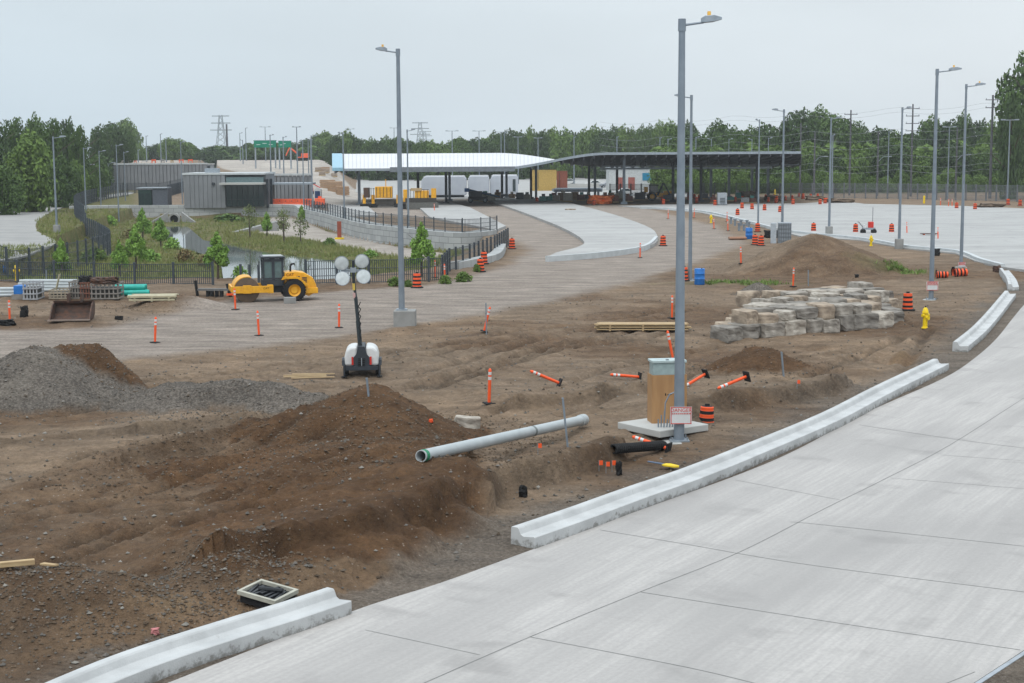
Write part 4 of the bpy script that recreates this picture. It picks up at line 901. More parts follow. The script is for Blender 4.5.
for a, l in zip(LT, LL): tree_px(*a, l, low=.03)
rr = random.Random(3)
# right-hand woods: front row and taller back row
ftops = [(670, 126), (700, 130), (730, 125), (760, 122), (790, 118), (805, 112), (830, 108), (850, 118), (870, 124), (900, 128), (930, 124), (950, 120), (975, 112), (1000, 118), (1024, 120), (1080, 118)]
def topy(px):
    for (a, b), (c, d) in zip(ftops[:-1], ftops[1:]):
        if a <= px <= c: return b+(d-b)*(px-a)/(c-a)
    return 126
i = 0; px = 672
while px < 1075:
    tree_px(px, 345+rr.uniform(-10, 25), topy(min(px, 1079))+rr.uniform(-5, 9), rr.uniform(15, 26), rr.choice([0, 1, 3, 3, 0, 4]), f'{ordw(i)} tall tree from the left in the back row of the right-hand woods', 'tall trees of the right-hand woods', low=.02); px += rr.uniform(14, 19); i += 1
i = 0; px = 665
while px < 1075:
    tree_px(px, 312+rr.uniform(-6, 6), 152+rr.uniform(-9, 9), rr.uniform(15, 24), rr.choice([0, 1, 5, 5, 3]), f'{ordw(i)} lower tree from the left in the front row of the right-hand woods', 'lower trees of the right-hand woods', low=.0); px += rr.uniform(14, 19); i += 1
i = 0; px = 675
while px < 1075:
    tree_px(px, 302+rr.uniform(-3, 3), 175+rr.uniform(-5, 5), rr.uniform(9, 15), rr.choice([1, 5, 5]), f'{ordw(i)} low bush from the left along the foot of the right-hand woods', 'bushes along the right-hand woods', low=.0, name='bush', cat='bush'); px += rr.uniform(13, 20); i += 1
tree_px(1034, 262, 52, 36, 0, 'very tall tree cut by the right edge of the photo', low=.22); tree_px(1012, 255, 100, 14, 3, 'tree standing under the very tall one at the right edge', low=.02)
# distant woods along the skyline
prof_ = [(128, 146), (150, 146), (165, 138), (185, 140), (198, 148), (215, 142), (235, 146), (255, 150), (300, 140), (330, 132), (350, 134), (372, 140), (395, 136), (405, 136), (430, 145), (450, 140), (480, 138), (510, 131), (525, 130), (545, 134), (570, 132), (600, 129), (640, 127), (690, 124)]
i = 0; px = 126
while px < 690:
    for (a, b), (c, d) in zip(prof_[:-1], prof_[1:]):
        if a <= px <= c: ty = b+(d-b)*(px-a)/(c-a)
    D = 560 if px < 330 else 470
    tree_px(px, D+rr.uniform(-15, 30), ty+rr.uniform(-1, 5), rr.uniform(12, 18), rr.choice([0, 1, 3, 3, 5]), f'{ordw(i)} tree from the left in the distant skyline wood', 'trees of the distant skyline wood', low=.0); px += rr.uniform(8, 12); i += 1
def undergrowth(name, label, pts, n, leaf, m, seed):
    r_ = random.Random(seed); vs = []; fs = []
    for k in range(n):
        s = r_.random()*(len(pts)-1); i = min(int(s), len(pts)-2); u = s-i; a, b = pts[i], pts[i+1]
        px = a[0]+(b[0]-a[0])*u; D = a[1]+(b[1]-a[1])*u+r_.uniform(0, 25); ty = a[2]+(b[2]-a[2])*u+4*math.sin(px*.21+seed)+3*math.sin(px*.09); p = atd(px, ty, D); zg = 0 if D < 480 else -1
        z = zg+(p.z-zg)*r_.random()**.8; q = Vector((r_.gauss(0, 1), r_.gauss(0, 1), r_.gauss(0, 1)+.8)).normalized().to_track_quat('Z', 'Y'); L = leaf*(.6+.8*r_.random()); k0 = len(vs)
        vs += [tuple(Vector((p.x, p.y, z))+q@Vector(v)) for v in ((L, 0, 0), (0, L*.6, 0), (-L, 0, 0), (0, -L*.6, 0))]; fs.append((k0, k0+1, k0+2, k0+3))
    me = bpy.data.meshes.new(name); me.from_pydata(vs, [], fs); me.materials.append(m); o = bpy.data.objects.new(name, me); COL.objects.link(o); tag(o, label, None, None, 'stuff')
undergrowth('far_undergrowth', 'dense leafy undergrowth closing the skyline wood', [(100, 600, 152), (330, 540, 146), (480, 500, 143), (700, 470, 140), (1100, 400, 140)], 42000, .95, fo[0], 3)
undergrowth('right_undergrowth', 'dense dark undergrowth between the trunks of the right woods', [(640, 335, 150), (850, 330, 146), (1100, 325, 146)], 30000, .62, fo[1], 5)
undergrowth('left_undergrowth', 'dense dark undergrowth between the trunks of the left woods', [(-60, 262, 150), (60, 290, 152), (112, 350, 158)], 14000, .5, fo[2], 8)
# saplings and shrubs round the pond
SAP = leaf_mesh('crown', 1.2, 2.2, 80, 40, .085, 77, 'cone', fo[3]); SAPO = leaf_mesh('crown', 1.0, 2.0, 26, 16, .10, 78, 'round', fo[4]); SHR = leaf_mesh('crown', 1.0, 1.0, 40, 24, .12, 79, 'dome', fo[1]); SHB = leaf_mesh('crown', 1.0, 1.0, 36, 22, .12, 80, 'dome', fo[3])
FLW = leaf_mesh('crown', 1.0, .8, 36, 20, .10, 81, 'dome', mat('foliage_rust', (.16, .075, .035), .7, (.14, .15, .05), 1, island=True))
def small(px, by, ty, rpx, mesh, label, group, name='sapling', low=.25, hz=2.2, z=None):
    b = at(px, by) if z is None else atz(px, by, z); H = atd(px, ty, b.y).z-b.z; t = thing(name, label, 'tree' if name == 'sapling' else 'shrub', b, random.random()*6, group)
    c = bpy.data.objects.new('crown', mesh); COL.objects.link(c); c.parent = t; c.location = (0, 0, H*low); c.scale = (rpx*b.y/F, rpx*b.y/F, H*(1-low)/hz/1.02)
    if name == 'sapling':
        k = bpy.data.objects.new('trunk', TRK); COL.objects.link(k); k.parent = t; k.scale = (H*.9, H*.9, H*.9)
    return t
gs = 'young trees planted round the pond'
for a in [(422, 277, 219, 13, SAP, 'bright green sapling right of the pier pole'), (218, 279, 229, 13, SAP, 'full green sapling behind the left pond fence end'), (120, 278, 238, 9, SAP, 'narrow dark green sapling left of the pond channel'), (136, 270, 222, 12, SAP, 'pale yellow-green sapling behind the narrow one'),
          (143, 242, 206, 9, SAP, 'tall sapling left of the culvert'), (161, 248, 216, 10, SAP, 'leafy sapling on the left bank of the channel'), (62, 274, 236, 8, SAP, 'slim sapling behind the tall left fence'), (250, 238, 202, 8, SAPO, 'thin yellowish sapling left of the back path'),
          (267, 238, 210, 6, SAP, 'small dark sapling in the middle of the back bank'), (284, 242, 205, 8, SAPO, 'thin bare-looking sapling right of the small dark one'), (301, 244, 213, 9, SAPO, 'rounded pale sapling at the foot of the block wall'), (302, 223, 204, 5, SAP, 'small bush-like sapling at the block wall corner')]:
    small(*a[:4], a[4], a[5], gs)
gb = 'shrubs on the pond banks'
for px, by, ty, rp, ms, lab in [(172, 250, 238, 10, SHB, 'bright rounded shrub beside the channel water'), (185, 262, 247, 12, FLW, 'rusty orange shrub on the left bank'), (150, 262, 250, 12, SHB, 'yellow-green shrub left of the rusty one'), (205, 268, 252, 10, FLW, 'reddish shrub at the channel bend'),
                           (95, 262, 248, 14, SHR, 'wide shrub behind the tall fence corner'), (60, 273, 262, 14, SHR, 'low shrub behind the low fence near the left edge'), (240, 279, 266, 9, SHB, 'bright shrub at the fence gap'), (130, 240, 228, 11, FLW, 'rusty shrub near the tall sapling at left'),
                           (395, 286, 277, 9, SHR, 'low green shrub left of the striped barrel behind the fence'), (408, 287, 280, 6, SHR, 'small green tuft just left of the striped barrel'), (463, 282, 272, 10, SHR, 'low green shrub beside the curving fence'), (445, 284, 275, 8, SHR, 'small shrub at the fence bend'),
                           (477, 272, 264, 5, SHR, 'small tuft in front of the low block wall'), (280, 229, 219, 9, FLW, 'pinkish shrub bed beside the back path'), (228, 222, 214, 16, SHR, 'reedy shrub strip below the block wall'), (110, 226, 216, 8, SHB, 'pale shrub inside the left fence bend'),
                           (330, 246, 238, 8, SHR, 'low shrub on the bank below the path'), (370, 258, 250, 9, SHB, 'low shrub halfway along the grassy bank'), (412, 266, 258, 7, SHR, 'low shrub near the pier pole on the bank')]:
    small(px, by, ty, rp, ms, lab, gb, 'shrub', 0, 1.05)
# tall grass, uncountable
def grass(name, label, n, polys, h, m, seed):
    r_ = random.Random(seed); vs = []; fs = []; pts = []
    while len(pts) < n:
        px0, px1, y0, y1, z = r_.choice(polys); p = atz(r_.uniform(px0, px1), r_.uniform(y0, y1), z); pts.append((p.x, p.y))
    A = np.array(pts); Zs, _, _, G, _, _, _, _ = terrain(A[:, 0], A[:, 1], True); sw = psd(WATER, A[:, 0], A[:, 1])
    for (x, y), z, g_, w_ in zip(pts, Zs, G, sw):
        if g_ < .35+.3*r_.random() or w_ > -.2: continue
        for b_ in range(4):
            a = r_.random()*6.28; hh = h*(.4+.9*r_.random()); dx, dy = math.cos(a)*.05, math.sin(a)*.05; lx, ly = r_.gauss(0, .12), r_.gauss(0, .12); ox, oy = r_.gauss(0, .1), r_.gauss(0, .1); k0 = len(vs)
            vs += [(x+ox-dx, y+oy-dy, z-.03), (x+ox+dx, y+oy+dy, z-.03), (x+ox+lx, y+oy+ly, z+hh)]; fs.append((k0, k0+1, k0+2))
    me = bpy.data.meshes.new(name); me.from_pydata(vs, [], fs); me.materials.append(m); o = bpy.data.objects.new(name, me); COL.objects.link(o); tag(o, label, None, None, 'stuff')
gm1 = mat('grass_blade', (.085, .15, .025), .8, (.20, .20, .07), .15, island=True)
grass('pond_grass', 'rough mixed grass on the banks around the pond', 15000, [(0, 225, 218, 284, -1.3), (225, 345, 218, 262, -1.4), (340, 470, 240, 284, -1.2), (0, 340, 218, 284, -1.2)], .38, gm1, 4)
grass('mound_grass', 'bright green weeds on and around the big soil mound', 4500, [(845, 905, 240, 272, 0.5), (770, 870, 264, 290, 0), (700, 790, 276, 290, 0), (880, 925, 262, 280, 0)], .22, mat('weed', (.08, .16, .02), .8, (.14, .2, .05), .3, island=True), 5)

# ================================================================== SITE OBJECTS
# --- orange delineator posts
def delineator_proto():
    t = thing('delineator_post', '', 'delineator post', (0, 0, 0)); s = .055
    prof = [(s*.9, 0), (s, .72), (s, .74), (s, .84), (s, .9), (s, 1.0), (s*.95, 1.05), (s*.6, 1.10), (.001, 1.12)]
    MB().lathe(prof, (0, 0, .05), 10, mis=[0, 0, 1, 0, 1, 0, 0, 0]).build('tube', [orange, white], t, smooth=True)
    MB().box((0, 0, .02), (.34, .34, .045)).build('rubber_base', black, t, bevel=.01); return t
dp = delineator_proto(); first = [True]
def delin(px, by, label, tilt=None, sc=1, z=0):
    t = dp if first[0] else copy_tree(dp); first[0] = False; b = at(px, by); t.location = b+Vector((0, 0, z)); t.rotation_euler = tilt or (random.uniform(-.04, .04), random.uniform(-.05, .05), random.random()*3); t.scale = (sc, sc, sc)
    tag(t, label, 'delineator post', 'orange and white delineator posts'); return t
R_ = math.radians
for a in [(155, 343, 'upright pinkish-orange delineator post at the left on the haul road'), (259, 336, 'upright delineator post in front of the roller drum, on the haul road'), (235.5, 310, 'shorter delineator post touching the front of the roller drum'), (339, 328, 'upright delineator post left of the light tower mast'),
          (489, 404, 'upright delineator post alone behind the long grey pipe'), (672, 319, 'upright delineator post just left of the nearest light pole, by the lumber'), (793, 287, 'upright delineator post behind the stone block pile'),
          (741, 264, 'upright delineator post at the left foot of the big soil mound'), (10, 324, 'upright delineator post at the left edge, by the black bag'), (445, 282, 'delineator post before the fence bend right of the pier pole'), (907, 234, 'delineator post on the far plaza right of the toppled plate'),
          (938, 240, 'delineator post on the far plaza left of the right sign-bearing pole'), (640, 258, 'delineator post beside the tip of the curved slab'), (694, 218, 'delineator post near the left end of the far plaza kerb'), (727, 222, 'delineator post left of the yellow standpipe valves'),
          (714, 229, 'delineator post on the dirt by the yellow hydrant at the plaza'), (728, 231, 'delineator post right of the plaza hydrant'), (435, 278, 'delineator post behind the fence left of the bend'), (668, 219, 'delineator post left end of the far plaza'),
          (952, 207, 'delineator post beyond the far plaza, left of the right sign pole'), (948.5, 207, 'delineator post paired with another beyond the far plaza'), (940.5, 206, 'delineator post beyond the plaza, by the yellow bollard'), (434.5, 212, 'delineator post standing on the lane slab')]:
    delin(*a)
for px, by, lab, rx, ry, rz in [(484, 333, 'delineator post leaning against the thin galvanised stake', 0, .25, 0), (560, 386, 'fallen delineator post lying toward the upper left, near the trench', 0, -1.15, .2), (640, 379, 'fallen delineator post left of the plywood cabinet', R_(8), -1.45, .1), (706, 386, 'tilted delineator post just right of the nearest light pole', 0, -2.0, R_(25)),
                             (747, 392, 'fallen delineator post farthest right of the cabinet, base raised', R_(0), -1.85, R_(25)), (673, 361, 'leaning delineator post behind the plywood cabinet', 0, -.2, 0), (669, 452, 'fallen delineator post on the black corrugated pipe', 0, -1.35, R_(-30))]:
    delin(px, by, lab, (rx, ry, rz), z=.42 if ry < -1.8 else .06)
# --- striped barrels
def barrel_proto():
    t = thing('traffic_barrel', '', 'traffic barrel', (0, 0, 0)); pr = [(.27, .03)]; mi = []
    zs = [.03, .16, .28, .40, .52, .64, .76, .88]; rs = [.28, .275, .265, .26, .25, .245, .235, .225]
    pr = []; 
    for k in range(7):
        pr += [(rs[k], zs[k]), (rs[k]-.012, zs[k]+.012), (rs[k+1]+.004, zs[k+1]-.01)]; mi += [k % 2, k % 2, k % 2]
    pr += [(.20, .9), (.001, .92)]; mi += [1]*1+[1]; mi = mi[:len(pr)-1]
    MB().lathe(pr, (0, 0, 0), 16, mis=mi).build('drum', [orange, black], t, smooth=True); MB().lathe([(.40, 0), (.40, .05), (.30, .09), (.26, .09)], (0, 0, 0), 16).build('rubber_ring', black, t); MB().box((0, 0, .95), (.16, .04, .07)).build('handle', black, t); return t
bp_ = barrel_proto(); bfirst = [True]
def barrel(px, by, label, tilt=(0, 0, 0), sc=1.1, z=0):
    t = bp_ if bfirst[0] else copy_tree(bp_); bfirst[0] = False; t.location = at(px, by)+Vector((0, 0, z)); t.rotation_euler = tilt; t.scale = (sc*.9,)*3; tag(t, label, 'traffic barrel', 'orange and black striped traffic barrels')
for a in [(417, 288, 'striped barrel left of the bright green sapling, by the fence'), (480.5, 272, 'striped barrel before the end of the low block wall'), (484, 264, 'second striped barrel just behind the one by the low wall'), (512, 249, 'striped barrel at the right end of the wall fence'), (728.5-65.5, 246, 'striped barrel right of the curved slab tip'),
          (684, 281, 'striped barrel half hidden by the nearest light pole'), (907.5, 311, 'striped barrel left of the near yellow hydrant'), (755, 245, 'left barrel of the pair in front of the grey cabinet'), (761, 246, 'right barrel of the pair in front of the grey cabinet'), (757.5, 232, 'striped barrel leaning by the slim light pole'),
          (813.5, 232, 'striped barrel alone on the plaza right of the cabinet'), (855.5, 233, 'striped barrel on the plaza left of the small machine'), (891.5, 233, 'striped barrel on the plaza right of the small machine'), (737.5, 216, 'nearest striped barrel of the loose row on the left of the plaza'), (742, 209, 'striped barrel behind the nearest one of the plaza row'),
          (752, 210, 'third striped barrel of the plaza row'), (764.5, 211, 'fourth striped barrel of the plaza row'), (780, 213, 'striped barrel hard against the cabinet light pole'), (793, 205, 'striped barrel alone between the cabinet pole and the mound pole'), (820, 205, 'left barrel of a pair left of the mound pole'), (825, 204, 'right barrel of a pair left of the mound pole'),
          (663.5, 205, 'striped barrel in front of the digger'), (696.5, 203, 'striped barrel right of the blue-barrel pole'), (715, 206, 'striped barrel in front of the grey generator'), (803, 199, 'striped barrel below the fence near the orange posts'), (757, 198, 'striped barrel by the dark column right of the yellow post'), (774, 200, 'striped barrel beside the earth heap under the canopy'),
          (776.5, 202, 'second striped barrel beside the earth heap'), (956.5, 209, 'striped barrel beyond the plaza next to the paired posts'), (975, 210, 'striped barrel beyond the plaza right of the sign pole'), (594, 205, 'striped barrel left of the orange tarpaulin'), (537, 203, 'striped barrel under the dip of the roof'), (661, 198, 'striped barrel under the digger arm'),
          (1020, 206, 'striped barrel at the right edge beyond the plaza'), (1008, 205, 'small striped barrel near the right-edge light pole')]:
    barrel(*a)
rb2 = random.Random(21)
for k in range(22):
    px = 664+k*7.6+rb2.uniform(-3, 3); by = rb2.uniform(197, 203.5)
    if abs(px-718) < 8: continue
    barrel(px, by, f'small striped barrel by the dark roof, {ordw(k)} from left in the crowded row', (0, 0, 0), .95)
barrel(953, 276, 'striped barrel lying on its side below the right warning sign', (0, R_(88), R_(5)), 1.15, .2); barrel(936, 278, 'faded barrel lying on its side left of the other toppled one', (0, R_(88), R_(-8)), .95, .2); barrel(706, 421, 'sunken striped barrel right of the nearest pole', (0, .04, 0), 1.0, -.35)
# --- hydrants
def hydrant(px, by, label, sc=1):
    t = thing('fire_hydrant', label, 'hydrant', at(px, by), .5, 'yellow fire hydrants'); t.scale = (sc*.8, sc*.8, sc*.9)
    MB().lathe([(.17, 0), (.17, .05), (.11, .07), (.11, .62), (.15, .64), (.15, .70), (.13, .74), (.11, .82), (.05, .88), (.001, .89)], (0, 0, 0), 14).build('body', hydy, t, smooth=True)
    MB().tube((0, 0, .55), (.22, 0, .55), .075, .075, 8).build('nozzle', hydy, t); MB().tube((0, 0, .55), (-.20, 0, .55), .075, .075, 8).build('nozzle', hydy, t); MB().tube((0, -.1, .45), (0, -.22, .45), .09, .09, 8).build('nozzle', hydy, t); MB().box((0, 0, .91), (.05, .05, .07)).build('bonnet_nut', black, t)
hydrant(925, 329, 'yellow fire hydrant in front of the left warning-sign pole', 1.25); hydrant(871, 246, 'yellow fire hydrant on the plaza edge above the grassy mound slope', 1.15); hydrant(17, 281, 'yellow fire hydrant by the low fence at the left edge', 1.35); hydrant(711, 223, 'yellow fire hydrant at the left end of the plaza dirt strip', 1.2)
# --- stone block pile
SM = [mat('block_grey', (.33, .30, .262), .9, (.15, .132, .112), 2.2, .8, detail=8), mat('block_tan', (.36, .29, .22), .9, (.19, .15, .115), 2.0, .8, detail=8), mat('block_pale', (.41, .375, .325), .9, (.21, .18, .15), 2.1, .8, detail=8), mat('block_dark', (.24, .22, .195), .9, (.11, .098, .085), 2.0, .8, detail=8)]
import bmesh
def block_mesh(seed):
    bm = bmesh.new(); bmesh.ops.create_cube(bm, size=1); bmesh.ops.subdivide_edges(bm, edges=bm.edges[:], cuts=6, use_grid_fill=True); rr = random.Random(seed); o = rr.random()*50
    pl = [(Vector((rr.gauss(0, 1), rr.gauss(0, 1), rr.gauss(0, 1))).normalized(), rr.uniform(.54, .68)) for _ in range(8)]
    for v in bm.verts:
        c = v.co
        for n_, d_ in pl:
            e = c.dot(n_)-d_
            if e > 0: c -= n_*e*.9
        r = 0.46; m_ = Vector((min(max(c.x, -r), r), min(max(c.y, -r), r), min(max(c.z, -r), r))); d = c-m_
        if d.length > .04: c = m_+d*.6
        n = Vector([float(fbm(np.array([c.x*2.2+o+k*9]), np.array([c.y*2.2+c.z*3+k*5]), seed+k, 3)[0]) for k in range(3)]); v.co = c+n*.065
    me = bpy.data.meshes.new('stone_block'); bm.to_mesh(me); bm.free()
    return me
BV = []
for k in range(8):
    me_ = block_mesh(k+3); 
    for m_ in range(4):
        c_ = me_.copy(); c_.materials.append(SM[m_]); BV.append(c_)
def sblock(x, y, z, sx_, sy_, sz_, rz, label):
    me_ = random.choice(BV); o = bpy.data.objects.new('stone_block', me_); COL.objects.link(o); o.location = (x, y, z+sz_/2-.02); o.scale = (sx_, sy_, sz_); o.rotation_euler = (random.uniform(-.05, .05), random.uniform(-.05, .05), rz); tag(o, label, 'stone block', 'rough quarried stone blocks in the pile')
A0 = atz(716, 341); A1 = atz(882, 327); dx_ = (A1-A0); L0 = dx_.length; dx_.normalize(); dy_ = Vector((.24, 1, 0)).normalized(); ang = math.atan2(dx_.y, dx_.x)
for row in range(9):
    s = .1 + (0 if row < 2 else .2*row); k = 0
    while s < L0-.4:
        w = random.uniform(.85, 1.45)
        if row < 1 or s > L0-1.6 or s < 1.2:
            p = A0+dx_*(s+w/2)+dy_*(row*1.25+.5+random.uniform(-.12, .12)); side = 'front foot' if row == 0 else 'left flank' if s < 1.2 else 'right flank'
            sblock(p.x, p.y, T(p.x, p.y)-.08, w*1.04, 1.3, random.uniform(.66, .76), ang+random.uniform(-.15, .15), f'ground-level block of the pile, {side}, {ordw(k)} from left in {ordw(row)} row')
        s += w; k += 1
for row in range(8):
    s = 1.0+.16*row+random.uniform(0, .3); k = 0
    while s < L0-1.2+.1*row:
        w = random.uniform(.75, 1.45); p = A0+dx_*(s+w/2)+dy_*(row*1.2+.65+random.uniform(-.15, .15)); h = random.uniform(.52, .74)
        sblock(p.x, p.y, T(p.x, p.y)+.56+(.0 if row < 1 else random.uniform(-.14, .12)), w*.93, 1.1, h, ang+random.uniform(-.3, .3), f'block in top layer of pile, {ordw(k)} from left in {ordw(row)} row from front'); s += w; k += 1
p = atz(868, 322); sblock(p.x, p.y, T(p.x, p.y), .9, .9, .9, .7, 'tan block tipped against the right end of the stone pile')
p = atz(751, 311); sblock(p.x-.2, p.y, T(p.x, p.y)+.3, 1.0, .9, .8, .7, 'brown block leaning at the upper left corner of the stone pile')
for px_, py_, lab in [(468, 427, 'pale rounded boulder behind the long grey pipe'), (883, 312, 'small white stone between the striped barrel and the stone pile')]:
    p = at(px_, py_); o = bpy.data.objects.new('boulder', BV[2]); COL.objects.link(o); o.location = p+Vector((0, 0, .1)); o.scale = (.75, .4, .38) if px_ < 500 else (.35, .3, .35); o.rotation_euler = (0, .1, .2); tag(o, lab, 'boulder')
# --- long pipes and stakes
def pipe(a, b, r, m, label, name='pipe', wall_=.02, grp=None, cat='pipe', extra=None):
    a = Vector(a); b = Vector(b); t = thing(name, label, cat, a, 0, grp); d = b-a; q = d.normalized().to_track_quat('Z', 'Y').to_matrix(); L = d.length
    MB().lathe([(r-wall_, L-.3), (r-wall_, L), (r, L), (r, 0), (r-wall_, 0), (r-wall_, .3)], (0, 0, 0), 18, R=q).build('barrel', m, t, smooth=True)
    if extra: extra(t, q, L, r)
    return t
def collars(t, q, L, r):
    MB().lathe([(r, L-.35), (r+.03, L-.33), (r+.03, L-.02), (r, L)], (0, 0, 0), 18, R=q).build('socket', m_pv, t, smooth=True)
    MB().lathe([(r+.002, L*.62), (r+.004, L*.62), (r+.004, L*.62+.14), (r+.002, L*.62+.14)], (0, 0, 0), 18, R=q).build('marking_band', mat('mark_grey', (.17, .19, .19), .7), t)
    MB().lathe([(r+.002, .05), (r+.005, .05), (r+.005, .2), (r+.002, .2)], (0, 0, 0), 18, R=q).build('green_tag', mat('tag_green', (.02, .2, .1), .6), t)
m_pv = pvc
a = at(421, 462); b = at(584, 427); pipe(a+Vector((0, 0, .12)), b+Vector((0, 0, .22)), .145, pvc, 'long pale grey pipe lying across the dirt to the brown mound', extra=collars)
def bellows(t, q, L, r):
    b = MB(); n = int(L/.09)
    for i in range(n): b.lathe([(r, i*.09), (r+.025, i*.09+.02), (r+.025, i*.09+.05), (r, i*.09+.07)], (0, 0, 0), 12, R=q)
    b.build('corrugation', black, t)
a = at(613, 454); b = at(664, 450); pipe(a+Vector((0, 0, .12)), b+Vector((0, 0, .12)), .115, black, 'black corrugated drain pipe in front of the cabinet pad', extra=bellows)
def stake(px, by, ty, label, tx=None, m=galv, w=.075, name='galvanised_stake'):
    b = at(px, by); tp = atd(tx if tx is not None else px, ty, b.y); t = thing(name, label, 'stake', b); v = tp-b; t.rotation_euler = v.to_track_quat('Z', 'Y').to_euler(); L = v.length
    MB().box((0, 0, L/2-.1), (w, .015, L+.2)).build('web', m, t)
    for s in (-1, 1): MB().box((s*w/2, .02, L/2-.1), (.012, .05, L+.2)).build('flange', m, t)
stake(567, 447, 398, 'galvanised channel post leaning in front of the long grey pipe', 562, w=.16); stake(368, 396, 378, 'short pipe stub sticking out of the top of the brown mound', 366, w=.1); stake(783, 376, 352, 'short galvanised stake in front of the stone pile', 781, w=.14); stake(486, 334, 303, 'thin galvanised stake with an orange post leaning on it', 485.5, w=.1)
stake(808, 286, 270, 'thin stake in the weeds behind the stone pile', 808, w=.07); stake(176.5-130, 0+284, 270, 'thin stake by the pipe heap at left', w=.05)
# --- plywood cabinet on a pad
def cabinet():
    pc = at(666, 428); z = pc.z+.04; t = thing('concrete_pad', 'square pale concrete pad under the plywood-wrapped cabinet', 'pad', (pc.x, pc.y, z+.0))
    bpad = MB(); bpad.box((-.1, -.05, -.02), (1.9, 1.9, .20), .62); o = bpad.build('slab', concl, t, bevel=.02)
    c = thing('plywood_cabinet', 'tall plywood-wrapped cabinet with a grey-green metal top beside the nearest pole', 'cabinet', (pc.x+.05, pc.y+.25, z+.08), R_(8))
    w, d = 1.04, .6
    MB().box((0, 0, .82), (w-.08, d-.08, 1.95)).build('metal_case', boxm, c, bevel=.01)
    MB().box((0, -d/2-.0, .72), (w, .025, 1.44)).build('plywood_sheet', ply, c); MB().box((-w/2-.0, 0, .72), (.025, d-.03, 1.44)).build('plywood_sheet', ply, c); MB().box((w/2+.0, 0, .72), (.025, d-.03, 1.44)).build('plywood_sheet', ply, c)
    MB().box((0, 0, 1.83), (w+.0, d+.0, .07)).build('lid', mat('lid_grey', (.40, .48, .48), .5), c, bevel=.01)
    b = MB(); b.box((-.05, -.2, 1.88), (.08, .08, .05)); b.box((.35, 0, 1.88), (.1, .1, .06)); b.build('lifting_lug', steel, c)
    b = MB(); b.box((-.12, -d/2-.015, .86), (.03, .01, .07)); b.box((-.04, -d/2-.015, .855), (.05, .01, .02)); b.box((.04, -d/2-.015, .86), (.03, .01, .03)); b.build('stencil_mark', black, c)
    # loose conduits at the front
    e = thing('conduit_stubs', 'bundle of bent grey conduit stubs at the front of the concrete pad', 'conduit', (pc.x-.1, pc.y-.75, z))
    for k in range(6): MB().tube((-.2+.08*k, .02*(k % 2), -.05), (-.2+.09*k, .02, .32+.12*(k % 3)), .022, .022, 6).build('conduit', galv, e)
    pts = [Vector((-.02, 0, .3)), Vector((.0, 0, .8)), Vector((.12, 0, 1.05)), Vector((.35, 0, 1.15)), Vector((.55, .1, 1.12))]; MB().path(pts, .022, 6).build('bent_conduit', galv, e)
cabinet()
# --- warning signs on poles
def danger(pole, H, w, h, label, full=True, loc_y=-.2):
    b = pole.location; t = thing('danger_sign', label, 'sign', (b.x, b.y+loc_y, b.z+H)); 
    MB().box((0, 0, h/2), (w, .02, h)).build('panel', white, t)
    fr = MB(); k = .035*w/.65
    for x in (-1, 1): fr.box((x*(w/2-k/2-.01), -.013, h/2), (k*.6, .006, h-.02))
    for z in (.015, h-.015): fr.box((0, -.0125, z), (w-.02, .006, k*.6))
    fr.build('border', red, t)
    MB().box((0, -.012, h*.80), (w*.86, .004, h*.27)).build('banner', white if full else red, t)
    text(t, 'DANGER', w*.245, (0, -.018, h*.80), (PI/2, 0, 0), red if full else white, 'lettering')
    b_ = MB(); rr = random.Random(4); x = -w*.42
    while x < w*.40:
        l = w*rr.uniform(.05, .11); b_.box((x+l/2, -.014, h*.60), (l, .004, h*.055)); x += l+w*.025
    b_.build('small_print', red, t)
    s_ = MB()
    for z in (.3, .75): s_.box((0, .08+abs(loc_y)*.2, h*z), (.28, .17, .02))
    s_.build('strap', steel, t)
p = P0.location; hz_ = atd(689, 424, p.y-.2).z-p.z
danger(P0, hz_, .62, .50, 'white sign with red border reading DANGER on the nearest light pole'); bpy.data.objects
for o in bpy.data.objects:
    if o.name == 'danger_sign': o.location.x += .03
hz_ = atd(931, 290, P2.location.y).z-P2.location.z; danger(P2, hz_, .66, .5, 'red and white DANGER sign on the light pole by the near yellow hydrant', False)
hz_ = atd(962, 269, P3.location.y).z-P3.location.z; danger(P3, hz_, .52, .5, 'red and white DANGER sign on the light pole by the toppled barrels', False)
# --- lumber stacks
def lumber(px, by, L, n, layers, label, rz=0, m=wood, w=.14, hh=.05, gap=.06):
    b = at(px, by); t = thing('lumber_stack', label, 'lumber stack', b, rz)
    for i in range(layers):
        z = .06+i*(hh+gap)
        for k in range(n):
            o = MB().box((random.uniform(-.12, .12), k*(w+.015), z+hh/2), (L*random.uniform(.92, 1), w, hh), random.uniform(-.01, .01)).build('plank', m, t)
        if i < layers:
            for s in (-.35, .0, .35): MB().box((s*L, (n-1)*w/2, z-gap/2+.004), (.09, n*w, gap-.01)).build('batten', m, t)
    return t
lumber(643, 332, 4.3, 6, 3, 'low stack of long pale boards left of the nearest light pole', R_(-3))
lumber(152, 303, 2.6, 9, 2, 'pale flat boards stacked on the ground right of the teal pipes', R_(3), m=mat('pale_board', (.42, .38, .26), .8), hh=.1)
p = at(0, 572); t = thing('timber_beam', 'pale timber beam lying at the lower left edge of the photo', 'beam', p+Vector((0, 0, .12)), R_(20)); MB().box((-.2, 0, 0), (1.6, .12, .09)).build('beam', wood, t, bevel=.004)
p = at(48, 569); t = thing('broken_board', 'short broken board beside the timber beam at lower left', 'board', p+Vector((0, 0, .06)), R_(-25)); MB().prism([(-.14, -.05), (.16, -.03), (.2, .06), (-.12, .05)], 0, .03, 'Z').build('board', wood, t)
b = at(310, 379); t = thing('wood_scrap', 'few thin boards lying on dirt left of the light tower', 'boards', b, .05)
